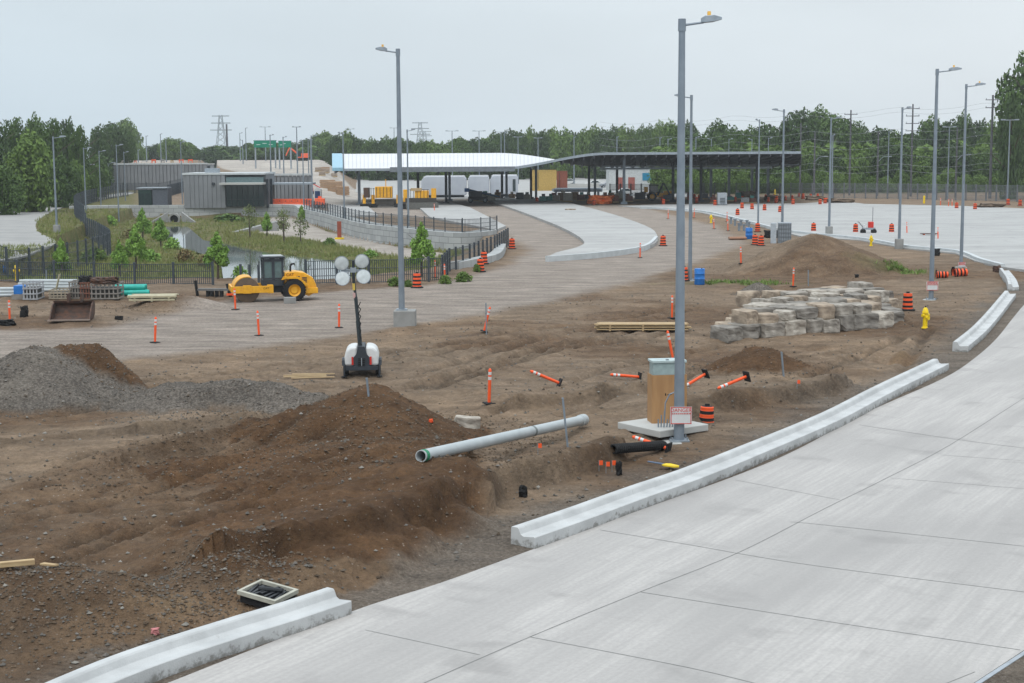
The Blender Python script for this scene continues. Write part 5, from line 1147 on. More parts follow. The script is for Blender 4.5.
for k in range(4): MB().box((random.uniform(-.3, .3), k*.22, .04+.015*k), (1.6, .1, .03), random.uniform(-.15, .15)).build('board', wood, t)
# --- square drain frame
g0 = at(268, 601); t = thing('drain_frame', 'square drain form with pale timber frame and black plastic, beside the nearest kerb', 'drain', g0+Vector((0, 0, .12)), R_(-28), tilt=(R_(3), R_(6), R_(-28)))
b = MB()
for s in (-1, 1): b.box((s*.40, 0, .05), (.06, .72, .08)); b.box((0, s*.33, .05), (.74, .06, .08))
b.build('timber_frame', mat('frame_pale', (.40, .39, .33), .8), t, bevel=.004)
MB().box((0, 0, -.06), (.78, .62, .16)).build('box', black, t)
b = MB(); rr = random.Random(8)
for k in range(7): b.box((-.3+.1*k, rr.uniform(-.1, .1), .05), (.05, .5, .03), rr.uniform(-.3, .3))
b.tube((-.2, 0, .07), (.25, .12, .1), .05, .04, 8); b.build('grate_bar', mat('black_plastic', (.02, .022, .025), .4), t)
# --- black bags & debris
def rag(px, by, s, label, m=black, name='plastic_scrap', sq=(1, .7, .8)):
    me_ = block_mesh(int(px)); me_.materials.append(m); b = at(px, by); 
    for v in me_.vertices: v.co = v.co*(.8+.5*float(fbm(np.array([v.co.x*4+px]), np.array([v.co.y*4+v.co.z*5]), 3, 3)[0]))*s; v.co.x *= sq[0]; v.co.y *= sq[1]; v.co.z *= sq[2]; v.co += Vector((0, 0, s*sq[2]*.4))
    o = bpy.data.objects.new(name, me_); COL.objects.link(o); o.location = b; tag(o, label, 'debris'); return o
rag(523, 498, .34, 'crumpled black plastic on the trench bank left of the long kerb', sq=(.6, .5, 1)); rag(606+13, 475, .4, 'small black scrap on the trench edge below the grey pipe', sq=(.45, .5, 1)); rag(4, 325, 1.0, 'flat black sheet at the left edge beside the delineator', sq=(1.3, .8, .3))
rag(24, 317, .55, 'black bag hanging low in front of the pipe heap', sq=(.7, .5, 1.2)); rag(119, 320, .45, 'small dark lump right of the rusty bucket', sq=(1, .6, .5)); rag(857, 278, .3, 'black scrap behind the stone pile'); rag(936, 256, .7, 'dark tyre-like lump at the plaza edge', sq=(.9, .6, .9)); rag(997, 272, .6, 'dark lump at the corner of the far plaza kerb', m=rust)
rag(570, 212, 1.3, 'small brown earth heap on the curved slab', m=SM[1], sq=(1.3, .8, .4)); rag(600+1, 204, 2.6, 'bright orange tarpaulin heap under the dark roof', m=mat('orange_tarp', (.85, .20, .05), .6), name='tarpaulin_heap', sq=(1.6, 1, .6)); rag(431, 424, .12, 'small orange cap left of the pale boulder', m=orange, sq=(1, 1, 1))
rag(155, 642-7, .16, 'small pinkish scrap near the bottom left puddle', m=mat('pink', (.5, .2, .2), .7))
for (x_, y_), lab in zip([(599, 469), (606, 471), (612, 470), (538, 452), (797, 497-110)], ['left orange marker flag between pipe and kerb', 'middle orange marker flag between pipe and kerb', 'right orange marker flag between pipe and kerb', 'orange marker flag under the long grey pipe', 'small orange marker flag near the trench bank']):
    b = at(x_, y_+3); t = thing('marker_flag', lab, 'flag', b); MB().tube((0, 0, 0), (0, 0, .3), .008, .008, 5).build('wire', steel, t); MB().box((.05, 0, .24), (.1, .01, .12)).build('cloth', orange, t)
# hand shovel
b = at(664, 469); t = thing('shovel', 'yellow-bladed shovel lying right of the black pipe', 'shovel', b+Vector((0, 0, .08)), R_(-45)); MB().tube((-.55, 0, .03), (0, 0, .04), .022, .022, 8).build('handle', mat('handle_blue', (.12, .17, .25), .5), t); MB().prism([(0, -.09), (.1, -.15), (.42, -.11), (.5, 0), (.42, .11), (.1, .15), (0, .09)], .02, .05, 'Z').build('blade', hydy, t)
b = at(478, 443); tag(MB().tube(b+Vector((-.3, 0, .05)), b+Vector((.75, .25, .08)), .05, .05, 8).build('rusty_pipe', mat('clay_pipe', (.28, .12, .06), .8)), 'short reddish clay pipe just behind the long grey pipe', 'pipe')
# --- blue barrel & bin
def blue_drum(px, by, sc, label):
    t = thing('blue_drum', label, 'drum', at(px, by), 0); t.scale = (sc,)*3
    MB().lathe([(.001, 0), (.28, 0), (.30, .03), (.29, .3), (.31, .33), (.29, .36), (.29, .6), (.31, .63), (.29, .66), (.30, .88), (.28, .91), (.001, .90)], (0, 0, 0), 18).build('shell', blue, t, smooth=True); MB().tube((.12, 0, .9), (.12, 0, .94), .04, .04, 8).build('bung', black, t)
blue_drum(699.5, 285, 1.1, 'blue plastic drum right of the nearest pole, at the second pole foot'); blue_drum(749, 239, 1.15, 'teal-blue drum among the pipes at the plaza corner'); blue_drum(5, 273, .0001+.6, 'small blue drum top by the hydrant at the left edge'); 
# --- electrical cabinet on the plaza
b = at(778, 243.5); t = thing('electrical_cabinet', 'large grey gridded cabinet at the left foot of the big soil mound', 'cabinet', b, R_(-8)); s = b.y/F
MB().box((6.5*s, .9, 10*s), (13*s, 1.8, 20.5*s)).build('case', mat('cab_grey', (.25, .28, .31), .5), t)
g_ = MB()
for k in range(5): g_.box((6.5*s, -.03, (2.5+k*4)*s), (12.5*s, .05, .06))
for k in range(6): g_.box(((.8+2.3*k)*s, -.03, 10*s), (.06, .05, 19.5*s))
g_.build('grid_rib', mat('cab_rib', (.16, .18, .2), .5), t); MB().box((-.4, .5, 10*s), (.5, 1.0, 20*s)).build('door', mat('cab_door', (.38, .42, .46), .5), t)
# --- valve standpipes by the plaza corner
for k, (px, by, h) in enumerate([(739, 231, 7), (744, 231, 6), (749, 230, 7), (741, 226, 5), (747, 226, 5), (731, 224, 6), (735, 226, 6)]):
    b = at(px, by); tag(MB().tube(b, b+Vector((0, 0, h*b.y/F)), .13, .13, 8).tube(b+Vector((0, 0, h*b.y/F)), b+Vector((0, 0, h*b.y/F+.12)), .2, .2, 8).build('standpipe', galv), f'short white-grey standpipe at the plaza corner, {ordw(k)} of the cluster around the blue drum', 'standpipe', 'standpipes at the plaza corner')
b = at(739, 240); t = thing('pipe_bundle', 'bundle of short reddish pipes beside the teal-blue drum', 'pipes', b)
for k in range(4): MB().tube((-.9, k*.25, .15), (.7, k*.25, .15), .12, .12, 8).build('pipe', mat('clay2', (.30, .16, .10), .8), t)
rag(772, 238, 1.2, 'dark broken lump left of the grey cabinet', sq=(1.2, .7, .7))
# --- small machine on plaza
b = at(868, 234); t = thing('line_marker', 'small red and grey wheeled machine on the plaza between two barrels', 'machine', b); t.scale = (1.25,)*3
for s in (-.4, .45): MB().tube((s, -.2, .2), (s, .2, .2), .2, .2, 12).build('wheel', black, t)
MB().box((.05, 0, .42), (1.0, .35, .16)).build('chassis', steel, t); MB().box((.2, 0, .72), (.4, .36, .5)).build('engine', red, t, bevel=.04); MB().box((-.35, 0, .6), (.2, .3, .3)).build('tank', white, t); MB().path([Vector((-.4, 0, .5)), Vector((-.75, 0, .95)), Vector((-.85, 0, .95))], .025).build('handle', dark, t); MB().tube((.35, 0, .9), (.35, 0, 2.1), .02, .02, 5).build('antenna', dark, t)
b = at(929, 236); t = thing('steel_plate', 'thin rusty plate on low feet on the plaza behind the left warning-sign pole', 'plate', b); MB().box((0, 0, .22), (1.6, .6, .06)).build('plate', rust, t); [MB().box((x, 0, .1), (.1, .5, .2)).build('foot', orange, t) for x in (-.5, .5)]
# yellow bollards
for px, by, lab in [(945-21, 203.5, 'yellow bollard beyond the plaza at the security fence'), (775, 196, 'yellow bollard under the right end of the dark roof')]:
    b = at(px, by); t = thing('bollard', lab, 'bollard', b); MB().tube((0, 0, 0), (0, 0, 1.1), .16, .16, 10).build('post', hydy, t); MB().lathe([(.16, 1.1), (.1, 1.17), (.001, 1.2)], (0, 0, 0), 10).build('cap', hydy, t)
# ================================================================== MACHINES
def wheel(t, x, y, r, w, rimm=steel, name='wheel', lugs=0):
    tr = Matrix.Rotation(PI/2, 3, 'X'); s = 1
    wo_ = MB().lathe([(r*.55, -w/2), (r*.9, -w/2), (r, -w*.35), (r, w*.35), (r*.9, w/2), (r*.55, w/2)], (0, 0, 0), 22, R=tr)
    if lugs:
        for k in range(lugs):
            a = 2*PI*k/lugs; wo_.box((math.cos(a)*r, 0, math.sin(a)*r), (.05, w*.9, .07), R=Matrix.Rotation(-a, 3, 'Y'))
    o = wo_.build(name, black, t, smooth=False); o.location = (x, y, r)
    MB().lathe([(.001, -w*.28), (r*.3, -w*.30), (r*.35, -w*.18), (r*.56, -w*.42), (r*.56, w*.42), (r*.35, w*.18), (.001, w*.28)], (0, 0, 0), 18, R=tr).build('rim', rimm, o); return o
def roller():
    b = at(275, 300.5); t = thing('road_roller', 'yellow single-drum road roller with dark glass cab parked before the pond', 'road roller', b, PI+R_(14)); t.scale = (.93,)*3
    # local x forward (drum), z up
    d = MB().lathe([(.001, -1.02), (.70, -1.02), (.76, -1.0), (.76, 1.0), (.70, 1.02), (.001, 1.02)], (0, 0, 0), 32, R=Matrix.Rotation(PI/2, 3, 'X')).build('drum', mat('drum_steel', (.12, .085, .06), .5, metal=.3), t, smooth=True); d.location = (1.75, 0, .76)
    f = MB()
    for s in (-1, 1): f.box((1.5, s*1.12, .80), (2.25, .12, .42)); f.box((1.75, s*1.16, .82), (.5, .1, .5))
    f.box((2.65, 0, .84), (.14, 2.3, .34)); f.box((.35, 0, .80), (.35, 2.3, .5)); f.build('drum_frame', yellow, t, bevel=.02)
    h = MB(); n = 12; pts = [(1.75+.82*math.cos(a), .76+.82*math.sin(a)) for a in [R_(15+ (95)*k/10) for k in range(11)]]; pi_ = [(1.75+.78*math.cos(a), .76+.78*math.sin(a)) for a in [R_(15+95*k/10) for k in range(10, -1, -1)]]
    h.prism(pts+pi_, -1.0, 1.0, 'Y').build('drum_cover', yellow, t)
    MB().box((-.05, 0, .78), (.8, .7, .5)).build('articulation', dark, t)
    body = [(-.55, .62), (-.55, 1.75), (-1.2, 1.80), (-1.75, 1.72), (-2.25, 1.42), (-2.45, 1.0), (-2.5, .72), (-2.1, .62)]
    MB().prism(body, -.72, .72, 'Y').build('engine_hood', yellow, t, bevel=.05)
    MB().box((-1.9, 0, .62), (1.3, 1.7, .35)).build('rear_frame', yellow, t, bevel=.03)
    MB().prism([(-2.2, .70), (-2.6, .62), (-2.0, .28), (-1.7, .4)], -.7, .7, 'Y').build('counterweight', yellow, t)
    for s in (-1, 1):
        v = MB()
        for k in range(4): v.box((-1.75, s*.735, 1.15+.09*k), (.3, .02, .05))
        for k in range(3): v.box((-1.35, s*.735, 1.25+.12*k), (.22, .02, .07))
        v.build('vent', dark, t)
    MB().prism([(-.35, 1.32), (-.48, 1.52), (-1.35, 1.5), (-1.75, 1.2), (-1.9, .95), (-1.75, .95), (-1.55, 1.22), (-1.3, 1.38), (-.6, 1.40)], -1.06, 1.06, 'Y').build('fender', yellow, t)
    for s in (-1, 1): wheel(t, -1.1, s*.82, .68, .5, yellow, lugs=26)
    # cab
    cx0, cx1, z0, z1 = -.45, .75, .98, 2.62
    MB().box(((cx0+cx1)/2, 0, z0+.16), (cx1-cx0+.08, 1.36, .36)).build('cab_base', dark, t)
    MB().prism([(cx0+.06, z0+.3), (cx0+.06, z1-.05), (cx1-.12, z1-.05), (cx1-.03, z0+.3)], -.62, .62, 'Y').build('cab_glass', tglass, t)
    fr = MB()
    for s in (-1, 1):
        for (xa, za, xb, zb, w) in [(cx0, z0+.2, cx0, z1, .12), (.12, z0+.2, .12, z1, .17), (cx1, z0+.2, cx1-.10, z1, .09)]: fr.box(((xa+xb)/2, s*.63, (za+zb)/2), (w, .09, zb-za))
        fr.box((.15, s*.63, z0+.42), (1.2, .07, .10)); fr.box((.15, s*.63, z1-.12), (1.2, .07, .14))
    for x in (cx0, cx1-.03): fr.box((x, 0, z0+.5), (.07, 1.26, .08)); fr.box((x-.05, 0, z1-.1), (.07, 1.26, .1))
    fr.build('cab_frame', dark, t)
    MB().box((.12, 0, z1+.06), (1.42, 1.5, .12)).build('cab_roof', dark, t, bevel=.03); MB().box((.1, 0, z1+.135), (1.15, 1.2, .05)).build('roof_panel', mat('roof_pale', (.4, .42, .42), .5), t)
    MB().box((-.1, 0, 1.45), (.35, .5, .5)).build('seat', black, t); MB().tube((.35, 0, 1.4), (.25, 0, 1.75), .03, .03, 6).build('steering_column', black, t); MB().tube((.2, -.15, 1.75), (.24, .15, 1.76), .12, .12, 10).build('steering_wheel', black, t)
    for s in (-1, 1): MB().box((.85, s*.82, 2.25), (.05, .18, .32)).build('mirror', dark, t)
    e = MB(); e.tube((-.95, .3, 1.75), (-.95, .3, 2.15), .06, .06, 8); e.tube((-.95, .3, 2.15), (-1.1, .3, 2.26), .06, .06, 8); e.tube((-1.1, .3, 2.26), (-1.22, .3, 2.22), .06, .05, 8); e.build('exhaust', black, t)
    for s in (1, -1):
        text(t, 'CAT', .24, (-.88, s*.732, 1.6), (PI/2, 0, PI if s > 0 else 0), black, 'lettering', .004)
        text(t, 'CAT', .17, (.62, s*1.187, .86), (PI/2, 0, PI if s > 0 else 0), black, 'lettering', .004)
    return t
roller()
b = at(290, 303.5); t = thing('concrete_block', 'small grey concrete block in front of the roller rear wheel', 'block', b, R_(4)); MB().box((0, 0, .17), (.66, .4, .34)).build('block', conc, t, bevel=.02)
def light_tower():
    b = at(362, 377); t = thing('light_tower', 'white wheeled light tower with four round lamps on a black mast', 'light tower', b, R_(4)); t.scale = (1.0,)*3
    shell = [(-.62, .42), (-.64, .75), (-.58, 1.0), (-.42, 1.12), (-.16, 1.14), (-.16, .42)]
    MB().prism(shell, -.1, 1.3, 'Y').build('left_shell', white, t, bevel=.08); MB().prism([(-x, z) for x, z in shell], -.1, 1.3, 'Y').build('right_shell', white, t, bevel=.08)
    MB().prism([(-.3, .34), (-.34, .7), (-.2, .86), (-.12, 1.16), (.12, 1.16), (.2, .86), (.34, .7), (.3, .34)], -.16, 1.2, 'Y').build('black_core', dark, t, bevel=.02)
    g_ = MB()
    for k in range(5): g_.box((0, -.18, .42+.07*k), (.26, .03, .03))
    g_.build('grille', black, t); MB().box((0, -.19, .58), (.03, .02, .3)).build('emblem', steel, t)
    for s in (-1, 1): MB().box((s*.34, -.16, .62), (.07, .05, .3)).build('tail_light', red, t)
    MB().box((0, -.12, .34), (1.2, .2, .14)).build('bumper', dark, t); MB().box((0, .6, .3), (.9, 1.5, .1)).build('chassis', dark, t)
    for s in (-1, 1): 
        w_ = wheel(t, s*.56, .45, .30, .2, steel); w_.rotation_euler = (0, 0, PI/2); w_.location = (s*.60, .3, .30)
        MB().prism([(0.0, .42), (.05, .62), (.2, .68), (.5, .68), (.65, .6), (.7, .42), (.62, .42), (.5, .58), (.2, .58), (.08, .42)], s*.50, s*.74, 'X').build('fender', dark, t)
        MB().box((s*.66, -.1, .2), (.06, .06, .45)).build('jack_leg', dark, t); MB().box((s*.66, -.1, .02), (.2, .2, .03)).build('jack_foot', black, t)
    mz = [1.1, 2.1, 3.0, 3.75]; ra = [.085, .07, .055, .045]; x = -.02
    for k in range(3): MB().tube((-.05-.07*k, .2, mz[k]), (-.05-.07*(k+1), .2, mz[k+1]), ra[k], ra[k], 10).build('mast_section', mat('mast_black', (.03, .04, .045), .5), t)
    MB().tube((-.235, .2, 3.25), (-.25, .2, 3.5), .062, .062, 10).build('mast_label', mat('mast_label', (.7, .5, .1), .5), t); MB().tube((-.22, .2, 2.95), (-.235, .2, 3.15), .066, .066, 10).build('mast_label', mat('pink_label', (.55, .35, .33), .6), t)
    c = MB(); c.path([Vector((-.05+.05*math.sin(k*2.1)-.0*k, .13, 1.1+.09*k)) for k in range(20)], .018, 5).build('coiled_cable', black, t)
    MB().tube((-.26, .2, 3.7), (-.26, .2, 4.35), .05, .05, 8).build('head_post', dark, t); MB().box((-.28, .2, 3.98), (.85, .08, .09)).build('crossbar', steel, t); MB().box((-.26, .18, 4.0), (.22, .12, .18)).build('junction', steel, t)
    for sx_, sz_, r_ in [(-.42, .27, .27), (.33, .34, .27), (-.40, -.30, .27), (.38, -.24, .27)]:
        l = MB().lathe([(.001, .30), (.10, .30), (.13, .2), (r_*.85, .07), (r_, .0), (r_, -.035), (r_*.93, -.035)], (0, 0, 0), 22, R=Matrix.Rotation(-PI/2+.15*(1 if sz_ > 0 else -1), 3, 'X')).build('lamp_head', steel, t, smooth=True); l.location = (-.26+sx_, .08, 4.0+sz_)
        g_ = MB().lathe([(r_*.94, -.03), (r_*.6, -.045), (.001, -.05)], (0, 0, 0), 22, R=Matrix.Rotation(-PI/2+.15*(1 if sz_ > 0 else -1), 3, 'X')).build('lens', mat('lens', (.58, .62, .63), .3, (.44, .48, .49), 5), l)
        MB().tube((-.26+sx_*.7, .2, 4.0), (-.26+sx_, .25, 4.0+sz_), .03, .03, 6).build('bracket', dark, t)
light_tower()
# black sawhorse-like frame
b = at(214, 297); t = thing('barrier_frame', 'low black steel frame with upright ends left of the roller', 'frame', b, R_(-8)); s = b.y/F
MB().tube((-17*s, 0, 0), (-19*s, 0, 16*s), .09, .09, 6).build('upright', black, t); MB().tube((18*s, 0, -.2), (14*s, 0, 13*s), .10, .10, 6).build('upright', black, t); MB().box((0, 0, 7*s), (32*s, .35, .12)).build('crossbar', mat('frame_grey', (.14, .14, .14), .7), t)
for k in (-6, -2, 3, 8): MB().box((k*s, 0, 3.2*s), (.16, .3, 6.5*s)).build('leg', black, t)
b = at(231, 297); tag(MB().box(b+Vector((.3, 0, .15)), (1.1, .15, .12)).build('orange_rail', orange), 'short orange rail lying between the black frame and the roller drum', 'rail')
# rusty bucket
def bucket():
    b = at(72, 321); t = thing('excavator_bucket', 'rusty brown excavator bucket lying open toward the camera', 'bucket', b, R_(5)); s = b.y/F; w = 40*s; h = 19*s
    sec = [(-.55, 0.02), (-.7, .25), (.15, .0)]
    th = .05; o_ = [(-.75, .08), (.1, .02), (.75, .25), (.95, .7), (.75, h), (.55, h+.02)]
    i_ = [(.6, h-.08), (.82, .7), (.66, .34), (.08, .10), (-.75, .14)]
    MB().prism(o_+i_, -w/2, w/2, 'X').build('shell', rust, t)
    for sgn in (-1, 1): MB().prism([(-.75, .08), (.1, .02), (.75, .25), (.95, .7), (.75, h), (.2, h*.85)], sgn*w/2, sgn*(w/2-.06), 'X').build('side_plate', rust, t)
    MB().box((0, -.8, .11), (w*1.04, .18, .06)).build('cutting_edge', mat('worn_steel', (.22, .17, .14), .6), t)
    for x in (-.25, .4): MB().box((x, .72, h+.15), (.1, .5, .45)).build('hinge_ear', rust, t)
bucket()
# pipes and crates at the left
cr = mat('crate_grey', (.24, .22, .20), .85); crr = mat('crate_red', (.19, .085, .06), .85)
def crate(px0, px1, by, ty, label, m, depth=1.4):
    b = at(px0, by); s = b.y/F; w = (px1-px0)*s; h = (by-ty)*s; t = thing('slatted_crate', label, 'crate', b, R_(2)); bm_ = MB(); n = max(4, int(w/.22))
    for y in (0, depth):
        for i in range(n+1): bm_.box((w*i/n, y, h/2), (.07, .05, h))
        for z in (.05, h*.35, h*.65, h-.05): bm_.box((w/2, y-.04, z), (w, .04, .07))
    for x in (-.04, w+.04):
        for z in (.05, h*.35, h*.65, h-.05): bm_.box((x, depth/2, z), (.04, depth+.1, .07))
    bm_.build('slats', m, t); MB().box((w/2, depth/2, h*.35), (w*.9, depth*.8, h*.65)).build('load', mat('crate_load', (.06, .06, .055), .9), t); MB().box((w/2, depth/2, .04), (w, depth, .08)).build('pallet_base', wood, t)
crate(92, 118, 300.5, 284, 'grey slatted crate with rusty load on top, right end of the left heap', cr); crate(81, 92, 299.5, 282, 'reddish slatted crate left of the grey slatted crate', crr); crate(70, 81, 299.5, 282, 'pale slatted crate between the bucket and the reddish crate', cr); crate(50, 69, 299.5, 290, 'low pale crate behind the rusty bucket', mat('crate_pale', (.36, .31, .24), .85)); crate(24, 37, 300.5, 283, 'upright crate of dark and white boards left of the bucket', mat('crate_white', (.35, .36, .38), .7))
rag(105, 299.5, 1.25, 'mound of rusty fittings on top of the grey slatted crate', m=rust, name='rusty_load', sq=(1.35, .7, .35)).location.z += .92
rag(86, 299, .7, 'black wrapped lump on top of the reddish crate', name='wrapped_lump').location.z += .85
def bundle(px, by, L, n, rows, r, m, label, rz=0, dz=0):
    b = at(px, by); t = thing('pipe_bundle', label, 'pipe bundle', b+Vector((0, 0, dz)), rz)
    for j in range(rows):
        for k in range(n-j):
            y = (k+j/2)*r*2.05; z = r+j*r*1.75; o = MB(); o.lathe([(r*.85, -L/2+.4), (r*.85, -L/2), (r, -L/2), (r, L/2), (r*.85, L/2), (r*.85, L/2-.4)], (random.uniform(-.2, .2), y, z), 12, R=Matrix.Rotation(PI/2, 3, 'Y')); o.build('pipe', m, t, smooth=True)
bundle(46, 292, 3.4, 5, 4, .10, pvc, 'stack of long grey plastic pipes behind the crates', R_(-4)); bundle(8, 297, 3.0, 4, 3, .1, pvc, 'grey pipes lying at the left edge of the photo', R_(2)); bundle(132, 296, 1.9, 3, 2, .17, teal, 'teal green plastic pipes right of the slatted crates', R_(6)); bundle(140, 299, 1.4, 2, 1, .12, teal, 'two thinner teal pipes in front of the larger teal ones', R_(2))
b = at(19, 300); t = thing('blue_crate', 'blue wrapped pallet left of the upright crate', 'pallet', b); MB().box((0, .4, .55), (.6, .8, .5)).build('load', blue, t, bevel=.03); MB().box((0, .4, .15), (.8, 1, .3)).build('pallet', cr, t)
stake(55, 297, 274, 'slanted pale plank end sticking up from the crates', 60, m=mat('pale_board', (.42, .38, .26), .8), w=.25, name='slanted_plank')
# --- things under / around the canopy
def shell_trailer(px0, px1, ty, D, label, dark_end=False):
    a = atd(px0, ty, D); c = atd(px1, ty, D); w = c.x-a.x; h = a.z; t = thing('white_booth', label, 'booth', (a.x, D, 0)); wm_ = mat('shrink_wrap', (0.484, 0.515, 0.562), .45, (0.421, 0.452, 0.507), .5)
    MB().prism([(0, .5), (0, h*.78), (w*.05, h*.95), (w*.12, h), (w*.94, h), (w, h*.9), (w, .5)], 0, 3.2, 'Y').build('wrapped_body', wm_, t, bevel=.12); MB().box((w/2, 1.6, .25), (w*.9, 2.6, .5)).build('skid_base', dark, t)
    MB().prism([(w*.03, h*.97), (w*.1, h*1.03), (w*.95, h*1.03), (w*.98, h*.97)], .3, 3.0, 'Y').build('roof_cover', white, t)
    if dark_end:
        f = MB().box((w*.86, -.05, h*.55), (w*.10, .1, h*.55)).build('window', glass, t)
shell_trailer(421, 466, 176.5, 284, 'leftmost long white-wrapped booth under the white roof'); shell_trailer(468, 489, 176, 285, 'middle white-wrapped booth under the white roof'); shell_trailer(490, 518, 175.5, 286, 'rightmost white-wrapped booth with a dark window', True)
def container(px0, px1, ty, D, label, m):
    a = atd(px0, ty, D); c = atd(px1, ty, D); w = c.x-a.x; h = a.z; t = thing('shipping_container', label, 'container', (a.x, D, 0)); b_ = MB(); n = int(w/.35)
    for i in range(n): b_.box((w*(i+.5)/n, 0, h/2), (w/n*.5, .08, h*.9))
    b_.box((w/2, 1.25, h/2), (w, 2.4, h*.96)); b_.build('corrugated_body', m, t)
    f = MB()
    for x in (0, w): f.box((x, -.02, h/2), (.16, .16, h))
    for z in (.08, h-.08): f.box((w/2, -.02, z), (w, .16, .16))
    f.build('frame', m, t); MB().box((w*.25, -.06, h*.5), (.08, .06, h*.8)).build('lock_rod', dark, t)
container(532, 556, 170, 330, 'yellow shipping container seen beneath the roof dip', mat('container_yellow', (.50, .34, .10), .6)); container(557, 567, 171, 334, 'rust-red shipping container right of the yellow one', mat('container_red', (.26, .08, .05), .6))
def machine_paver(px0, px1, by, label, v):
    b = at(px0, by); s = b.y/F; w = (px1-px0)*s; t = thing('paving_machine', label, 'paving machine', b); ym = yellow; dm = mat('machine_dark', (.05, .045, .04), .7)
    if v == 0:
        for x in (.08, .30, .92): 
            MB().box((w*x, .5, .35), (1.3, .6, .6)).build('track', black, t, bevel=.1); MB().box((w*x, .5, 1.2), (.45, .45, 1.5)).build('leg', ym, t)
        MB().box((w*.5, .6, 1.05), (w*.95, .6, .45)).build('main_beam', dm, t); MB().box((w*.57, .6, 2.35), (w*.42, 1.8, 1.7)).build('engine_box', ym, t, bevel=.05)
        g_ = MB(); [g_.box((w*(.40+.085*k), -.33, 2.35), (.08, .04, 1.5)) for k in range(5)]; g_.build('panel_seam', dm, t)
        MB().box((w*.14, .6, 2.3), (.9, .9, 1.5)).build('control_cabin', rust, t); MB().box((w*.6, .6, .9), (w*.45, 1.2, .8)).build('auger', dm, t)
        r_ = MB(); [r_.tube((w*(.2+.06*k), -.1, 1.3), (w*(.2+.06*k), -.1, 3.0), .04, .04, 5) for k in range(4)]; r_.box((w*.3, -.1, 2.9), (w*.2, .05, .06)); r_.build('railing', dm, t); MB().tube((w*.62, .6, 3.2), (w*.62, .6, 4.3), .07, .07, 6).build('exhaust', ym, t)
    else:
        MB().box((w*.55, .6, 1.2), (w*.9, 1.4, .9)).build('deck', dm, t); MB().box((w*.58, .6, 2.2), (w*.40, 1.2, 1.1)).build('engine_box', ym, t, bevel=.05); MB().box((w*.12, .6, 2.0), (w*.16, .9, 1.8)).build('left_tower', ym, t); MB().box((w*.93, .6, 2.2), (.7, .9, 1.7)).build('right_tower', ym, t)
        MB().box((w*.6, -.5, .55), (w*.95, .5, .9)).build('screed', mat('screed', (.12, .12, .11), .7), t); [MB().box((w*x, .6, .4), (1.1, .8, .7)).build('track', black, t, bevel=.08) for x in (.1, .5, .95)]
        r_ = MB(); [r_.tube((w*(.25+.1*k), 0, 1.6), (w*(.25+.1*k), 0, 2.9), .04, .04, 5) for k in range(6)]; r_.box((w*.5, 0, 2.9), (w*.6, .05, .06)); r_.build('railing', dm, t); MB().box((w*.42, .3, 2.9), (1.6, .9, .4)).build('hopper', wood, t)
machine_paver(361, 401, 208, 'yellow slipform paving machine with a boxy engine housing, left of the two', 0); machine_paver(402, 436, 209.5, 'yellow paving machine with a wide dark screed, right of the two', 1)
def boom_lift():
    b = at(467, 203); s = b.y/F; t = thing('boom_lift', 'dark blue boom lift with its arm folded low beneath the white roof', 'boom lift', b)
    MB().box((1.8, .6, .75), (3.2, 1.6, .5)).build('chassis', black, t); [wheel(t, x, y, .42, .3) for x in (.6, 3.0) for y in (-.2, 1.4)]
    MB().box((1.4, .6, 1.45), (2.2, 1.5, .9)).build('turret', dark, t, bevel=.05); MB().tube((.2, .6, 2.1), (5.4, .6, .95), .2, .14, 8).build('boom', mat('boom_blue', (.05, .12, .22), .5), t); MB().box((0, .6, 2.1), (.8, 1, .6)).build('counterweight', blue, t)
    f = MB(); [f.box((5.6+x, .6+y, .9), (.06, .06, 1.1)) for x in (0, 1) for y in (-.6, .6)]; [f.box((6.1, .6, z), (1.05, 1.25, .05)) for z in (.4, 1.4)]; f.build('basket', steel, t)
boom_lift()
def pickup():
    b = at(634, 198); t = thing('pickup_truck', 'white pickup truck left of the digger, under the dark roof', 'pickup truck', b, R_(8)); t.scale = (.5+.45*12.5*b.y/F/5.3,)*3
    pr = [(0, .45), (0, .95), (.15, 1.1), (1.3, 1.15), (1.75, 1.7), (3.1, 1.72), (3.4, 1.15), (5.2, 1.12), (5.25, .45)]
    MB().prism(pr, 0, 1.9, 'Y').build('body', white, t, bevel=.05); MB().prism([(1.45, 1.18), (1.82, 1.62), (3.05, 1.64), (3.25, 1.18)], -.02, 1.92, 'Y').build('side_window', glass, t)
    [wheel(t, x, y, .42, .28) for x in (.95, 4.2) for y in (.1, 1.8)]; [MB().box((.02, y, .85), (.06, .3, .2)).build('headlight', steel, t) for y in (.3, 1.6)]
pickup()
p = at(629, 198); t = thing('parked_car', 'white car half hidden beyond the pickup truck', 'car', p+Vector((-2.3, 9, 0)), R_(5)); MB().prism([(0, .4), (0, .85), (1.1, 1.0), (1.8, 1.5), (3.0, 1.5), (3.8, 1.0), (4.4, .9), (4.4, .4)], 0, 1.75, 'Y').build('body', white, t, bevel=.05); MB().prism([(1.3, 1.03), (1.85, 1.43), (2.95, 1.43), (3.5, 1.03)], -.02, 1.77, 'Y').build('side_window', glass, t); [wheel(t, x, y, .34, .22) for x in (.8, 3.5) for y in (.1, 1.65)]
